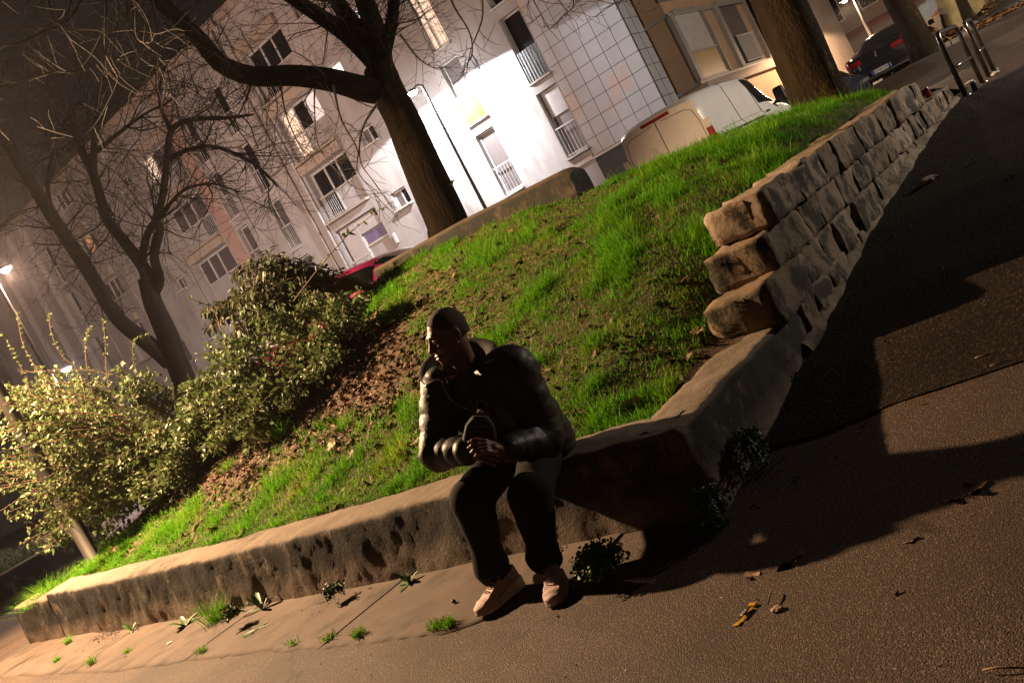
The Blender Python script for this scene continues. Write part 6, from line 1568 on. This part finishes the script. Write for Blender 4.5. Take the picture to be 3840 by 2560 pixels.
rosette('broadleaf_weed', G_(1540, 2190), 'pale leaved weed with hanging tips next to the person', 9, .15, .016, 5, .8, gw)
tuft(G_(820, 2330), 'thick grass tuft among the weeds at the wall foot', 170, .24, 6, gw, .08)
frilly('frilly_weed', G_(880, 2310, .03), 'frilly yellow green weed between the grass tuft and the wall', .10, 60, 7, group=gw)
frilly('frilly_weed', G_(1260, 2225, .0), 'low frilly weed in the shade of the wall', .09, 45, 8, group=gw)
frilly('parsley_weed', G_(2262, 2130, .02), 'round cushion of frilly green leaves by the pink shoe', .13, 190, 9)
frilly('parsley_weed', at(2640, 1850, 3.98), 'frilly weed growing out of the corner of the wall', .10, 70, 10, True)
frilly('parsley_weed', at(2660, 1960, 3.92), 'frilly weed trailing at the foot of the wall corner', .10, 60, 12, True)
frilly('parsley_weed', at(2790, 1640, 4.25), 'frilly weed hanging on the side of the wall beyond the corner', .12, 70, 11, True)
frilly('parsley_weed', at(2960, 1420, 5.05), 'small frilly weed at the foot of the stepped blocks', .09, 45, 13, True)
gt = 'small grass tufts along the edge of the concrete strip'
for i, (x, y, n, L_) in enumerate([(350, 2490, 90, .09), (180, 2395, 60, .09), (1350, 2390, 100, .06), (1240, 2400, 70, .05), (1690, 2350, 110, .06), (1640, 2360, 80, .055), (760, 2450, 80, .05), (220, 2480, 70, .06), (1100, 2420, 40, .04), (480, 2450, 50, .05), (260, 2415, 70, .1)]):
    tuft(G_(x, y), 'low grass tuft growing in the joint beside the concrete strip', n, L_, 20+i, gt, .035)
tuft(hit_mound(200, 2230)+np.array([0, 0, .0]), 'long grass tuft hanging over the end of the low wall', 420, .3, 35, None, .3)
for i, (x, y, L_, n) in enumerate([(1060, 1640, .22, 160), (590, 1900, .2, 140), (1300, 1600, .17, 120), (860, 1760, .14, 120)]):
    tuft(hit_mound(x, y), 'tall grass clump on the edge of the brown mulch', n, L_, 36+i, 'tall grass clumps on the bank', .09)
# loose soil crumbs and grit at the wall foot
rg = np.random.default_rng(61)
def crumbs(name, P, r, m, label):
    n = len(P); Rr = rg.uniform(.4, 1, n)[:, None]*r; t4 = np.array([(1, 1, 1), (-1, -1, 1), (-1, 1, -1), (1, -1, -1), (0, 0, 1.4)]); V = []
    q = rg.standard_normal((n, 3, 3)); V = np.einsum('nij,kj->nki', q*.5, t4)*Rr[:, None]+P[:, None]; o_ = np.arange(n)[:, None]*5
    T = np.concatenate([o_+[0, 1, 4], o_+[1, 2, 4], o_+[2, 3, 4], o_+[3, 0, 4], o_+[0, 2, 1], o_+[0, 3, 2]]); link(name, mesh_data(name, V.reshape(-1, 3), [T]), m, kind='stuff', label=label, cat='debris')
M_CR = mat('soil crumbs', (.035, .022, .015), .95, (.06, .04, .025), 40., island=.5); M_GR = mat('pale grit', (.34, .29, .23), .8, (.25, .2, .16), 40., island=.5)
a = rg.uniform(2.2, 9.7, 2200); w = -np.abs(rg.normal(0, .10, 2200)); k_ = vnoise(np.stack([a, w*0, w*0], -1), 1.4)+.5*vnoise(np.stack([a, w, w*0], -1), 5.) > .05; a, w = a[k_], w[k_]; P = from_aw(a, w); P[:, 2] = ground_z(P[:, 0], P[:, 1])+.014; crumbs('soil_crumbs', P, .006, M_CR, 'dark soil crumbs along the foot of the low wall')
s = rg.uniform(0, 9, 900); o_ = np.abs(rg.normal(0, .25, 900)); P = A0[None]+DV[None]*s[:, None]-DN[None]*(o_+.02)[:, None]; P[:, 2] = ground_z(P[:, 0], P[:, 1])+.008; crumbs('path_debris', P, .006, M_CR, 'dark debris along the foot of the stone wall')
x = rg.uniform(-6, 7, 900); y = rg.uniform(1.6, 9, 900); P = np.stack([x, y, ground_z(x, y)+.004], 1); ka, kw = aw(P); P = P[(kw < -.02) | (((P-A0)@DN) < -.1)]; crumbs('pale_grit', P, .006, M_GR, 'pale bits of grit scattered over the paths')
# leaf litter under the bank trees
n = 9000; kx = rg.uniform(0, 1, n); ky = rg.uniform(0, 1, n)**1.3; i = np.minimum((kx*25).astype(int), 24); P = KS[i]+(KS[i+1]-KS[i])*rg.uniform(0, 1, n)[:, None]; nn2 = np.cross(KS[i+1]-KS[i], [0, 0, 1.]); nn2 /= np.linalg.norm(nn2, axis=1)[:, None]; sgn = np.sign((nn2@np.array([.3, 1, 0])).mean())
P = P+nn2*sgn*(.15+7*ky)[:, None]; P[:, 2] = ground_z(P[:, 0], P[:, 1])+.02
th = rg.uniform(0, 6.28, n); L = rg.uniform(.05, .12, n); X_ = np.stack([np.cos(th), np.sin(th), rg.normal(0, .35, n)], 1)*L[:, None]; Y_ = np.stack([-np.sin(th), np.cos(th), rg.normal(0, .35, n)], 1)*L[:, None]*.7
V = np.stack([P-X_, P-Y_, P+X_, P+Y_], 1).reshape(-1, 3); o_ = np.arange(n)[:, None]*4; M_LIT2 = mat('orange leaf litter', (.32, .17, .06), .8, (.2, .1, .04), 3., island=.5)
link('leaf_litter', mesh_data('leaf_litter', V, [np.concatenate([o_+[0, 1, 2], o_+[0, 2, 3]])]), M_LIT2, kind='stuff', label='orange fallen leaves covering the bank under the trees', cat='leaves')
# ================================================================== CANS AND LITTER
M_CANR = mat('red can', (.45, .02, .02), .3, (.38, .015, .018), 9., metal=.3); M_CANB = mat('blue can', (.02, .06, .28), .3, (.015, .05, .22), 9., metal=.3); M_ALUM = mat('can rim aluminium', (.6, .6, .6), .3, (.5, .5, .5), 30., metal=.9); M_WTXT = mat('white print', (.7, .68, .66), .6, (.65, .62, .6), 20.)
def can(P, m, label, tilt=0.):
    root = empty('drinks_can', P, .4, label, 'can'); root.rotation_euler = (tilt, tilt*.5, .7)
    mb = MB(); mb.lathe([(.0, .004), (.024, .0), (.033, .012), (.033, .100), (.027, .114)], 22); mb.build('can_body', m, root, smooth=True)
    mb = MB(); mb.lathe([(.0272, .1135), (.028, .117), (.025, .117), (.0245, .113), (0, .112)], 22); mb.build('can_top', M_ALUM, root, smooth=True)
    return root
cw = A0+DV*8.25+DN*.12; r1 = can(np.array([cw[0], cw[1], .79]), M_CANR, 'red drinks can standing on the end of the stone wall')
# white cursive-like print bands on the can side facing the street
for k in range(2):
    t = np.linspace(-.9, .9, 14); ang = t-1.3; mb = MB(); mb.tube(np.stack([.0335*np.cos(ang), .0335*np.sin(ang), .05+.022*k+.006*np.sin(t*6+k)], 1), .0018, 5); mb.build('print', M_WTXT, r1)
can(gz(at(3660, 345, 11.3), .0), M_CANB, 'blue drinks can standing beside the cycle hoop', .06)
def crumple(name, P, size, m, label, seed, flat=.5, cat='litter'):
    def sdf(Q): 
        q = Q*np.array([1, 1, 1/flat]); return np.linalg.norm(q, axis=-1)-size*(.75+.4*fbm(Q+seed*3.1, 1.6/size, 3))
    V, Q = polygonize(sdf, (-size*1.4,)*3, (size*1.4,)*3, size/9); V[:, 2] -= V[:, 2].min(); return link(name, mesh_data(name, V, [Q], False), m, None, P, None, label, cat)
M_TISS = mat('white tissue', (.70, .67, .63), .9, (.6, .57, .53), 30.)
crumple('crumpled_tissue', gz(at(3728, 268, 12.6), -.01), .085, M_TISS, 'crumpled white tissue at the foot of the second cycle hoop', 1, .45)
crumple('crumpled_tissue', G_(2030, 2185, -.06), .035, M_TISS, 'small crumpled white paper between the two pink shoes', 2, .9)
crumple('paper_scrap', G_(640, 2415), .035, M_TISS, 'white paper scrap lying on the concrete strip', 4, .15)
crumple('paper_scrap', gz(at(3615, 268, 13.8), 0.), .09, M_TISS, 'white paper strip lying on the road behind the cycle hoops', 5, .2)
crumple('stone_lump', gz(at(3465, 650, 7.3), -.02), .11, M_STONE, 'loose pale stone lying on the dark path', 6, .4, 'stone')
crumple('pebble', G_(1710, 2268), .016, M_BLKP, 'shiny black pebble near the pink shoe', 7, .8, 'stone')
crumple('wood_chip', G_(2920, 2290, -.06), .025, LM[2], 'pale wood chip beside the yellow wrapper', 8, .4)
# yellow wrapper with white print
wrp = empty('yellow_wrapper', G_(2795, 2310, -.062), math.atan2(.62, .8)+.05, 'flat yellow sweet wrapper with white print on the path', 'litter')
M_YEL = mat('yellow wrapper foil', (.60, .33, .03), .4, (.5, .26, .02), 12.); n = 14; t = np.linspace(-.06, .06, n); G0 = np.stack([np.stack([t, np.full(n, -.013), .004+.004*np.sin(t*90)], 1), np.stack([t, np.zeros(n), .007+.003*np.sin(t*120+1)], 1), np.stack([t, np.full(n, .013), .004+.004*np.sin(t*70)], 1)], 1)
mb = MB(); mb.grid(G0); w_ = mb.build('foil', M_YEL, wrp, smooth=True); mb = MB(); mb.box((.044, -.014, .006), (.062, .014, .012)); mb.build('torn_end', M_YEL, wrp)
mb = MB(); mb.box((-.03, -.009, .0115), (.035, .004, .0135)); mb.build('dark_panel', M_BLKP, wrp)
text_obj('JICOP', .013, (0, -.0025, .0142), (0, 0, 0), wrp, M_WTXT, 'lettering')
# clear bottle with a red cap on the mulch, flat disc by the stake
bt = empty('plastic_bottle', hit_mound(1400, 1262)+np.array([0, 0, .03]), .5, 'small clear bottle with a red cap lying on the mulch', 'bottle'); bt.rotation_euler = (1.35, .2, .6)
mb = MB(); mb.lathe([(0, 0), (.024, .002), (.026, .02), (.026, .09), (.011, .12), (.011, .135)], 18); mb.build('bottle_body', mat('clear plastic', (.6, .62, .62), .1, (.55, .57, .57), 9., trans=.8), bt, smooth=True)
mb = MB(); mb.lathe([(.0145, .118), (.0145, .14), (0, .141)], 16); mb.build('cap', M_CANR, bt, smooth=True)
mb = MB(); mb.lathe([(0, .012), (.055, .014), (.06, .004), (.055, 0), (0, 0)], 24); d_ = mb.build('clay_saucer', mat('terracotta', (.36, .2, .14), .8, (.3, .16, .11), 12.), None, smooth=True, loc=hit_mound(436, 2073)+np.array([0, 0, .03]), label='round terracotta saucer lying at the edge of the mulch', cat='saucer'); d_.rotation_euler = (.7, -.2, 0)
# twigs on paths
M_STK = mat('dry stick', (.30, .2, .11), .8, (.22, .14, .08), 30.)
for i, (x, y, L_) in enumerate([(3700, 1370, .06), (2900, 2260, .08), (3780, 2540, .09), (470, 2470, .09), (1000, 1690, .3), (3760, 1390, .07)]):
    p = (G_(x, y) if y > 1800 else (hit_mound(x, y) if x < 2000 else gz(atz(x, y, .0), .0)))+np.array([0, 0, .012]); th_ = rg.uniform(0, 3.14); d = np.array([math.cos(th_), math.sin(th_), .05]); mb = MB(); mb.tube(np.array([-d*L_/2, d*.01+[0, 0, .004], d*L_/2]), .003, 5)
    mb.build('dry_stick', M_STK, None, smooth=True, loc=p, label='thin dry stick lying on the ground', cat='stick', group='dry sticks on the ground')

# ================================================================== HAZE: thin volume added to stand in for the lens flare veil and lamp glow
M_HAZE = bpy.data.materials.new('added flare haze'); M_HAZE.use_nodes = True; hn = M_HAZE.node_tree
for nd in list(hn.nodes):
    if nd.type == 'BSDF_PRINCIPLED': hn.nodes.remove(nd)
pv = hn.nodes.new('ShaderNodeVolumePrincipled'); pv.inputs['Color'].default_value = (.92, .88, .86, 1); pv.inputs['Density'].default_value = .00036; pv.inputs['Anisotropy'].default_value = .75
hn.links.new(pv.outputs[0], hn.nodes['Material Output'].inputs['Volume'])
mb = MB(); mb.box((-115, -45, -3.), (115, 165, 20.)); mb.build('haze', M_HAZE, None, kind='stuff', label='faint added haze standing in for the lens flare veil', cat='haze')
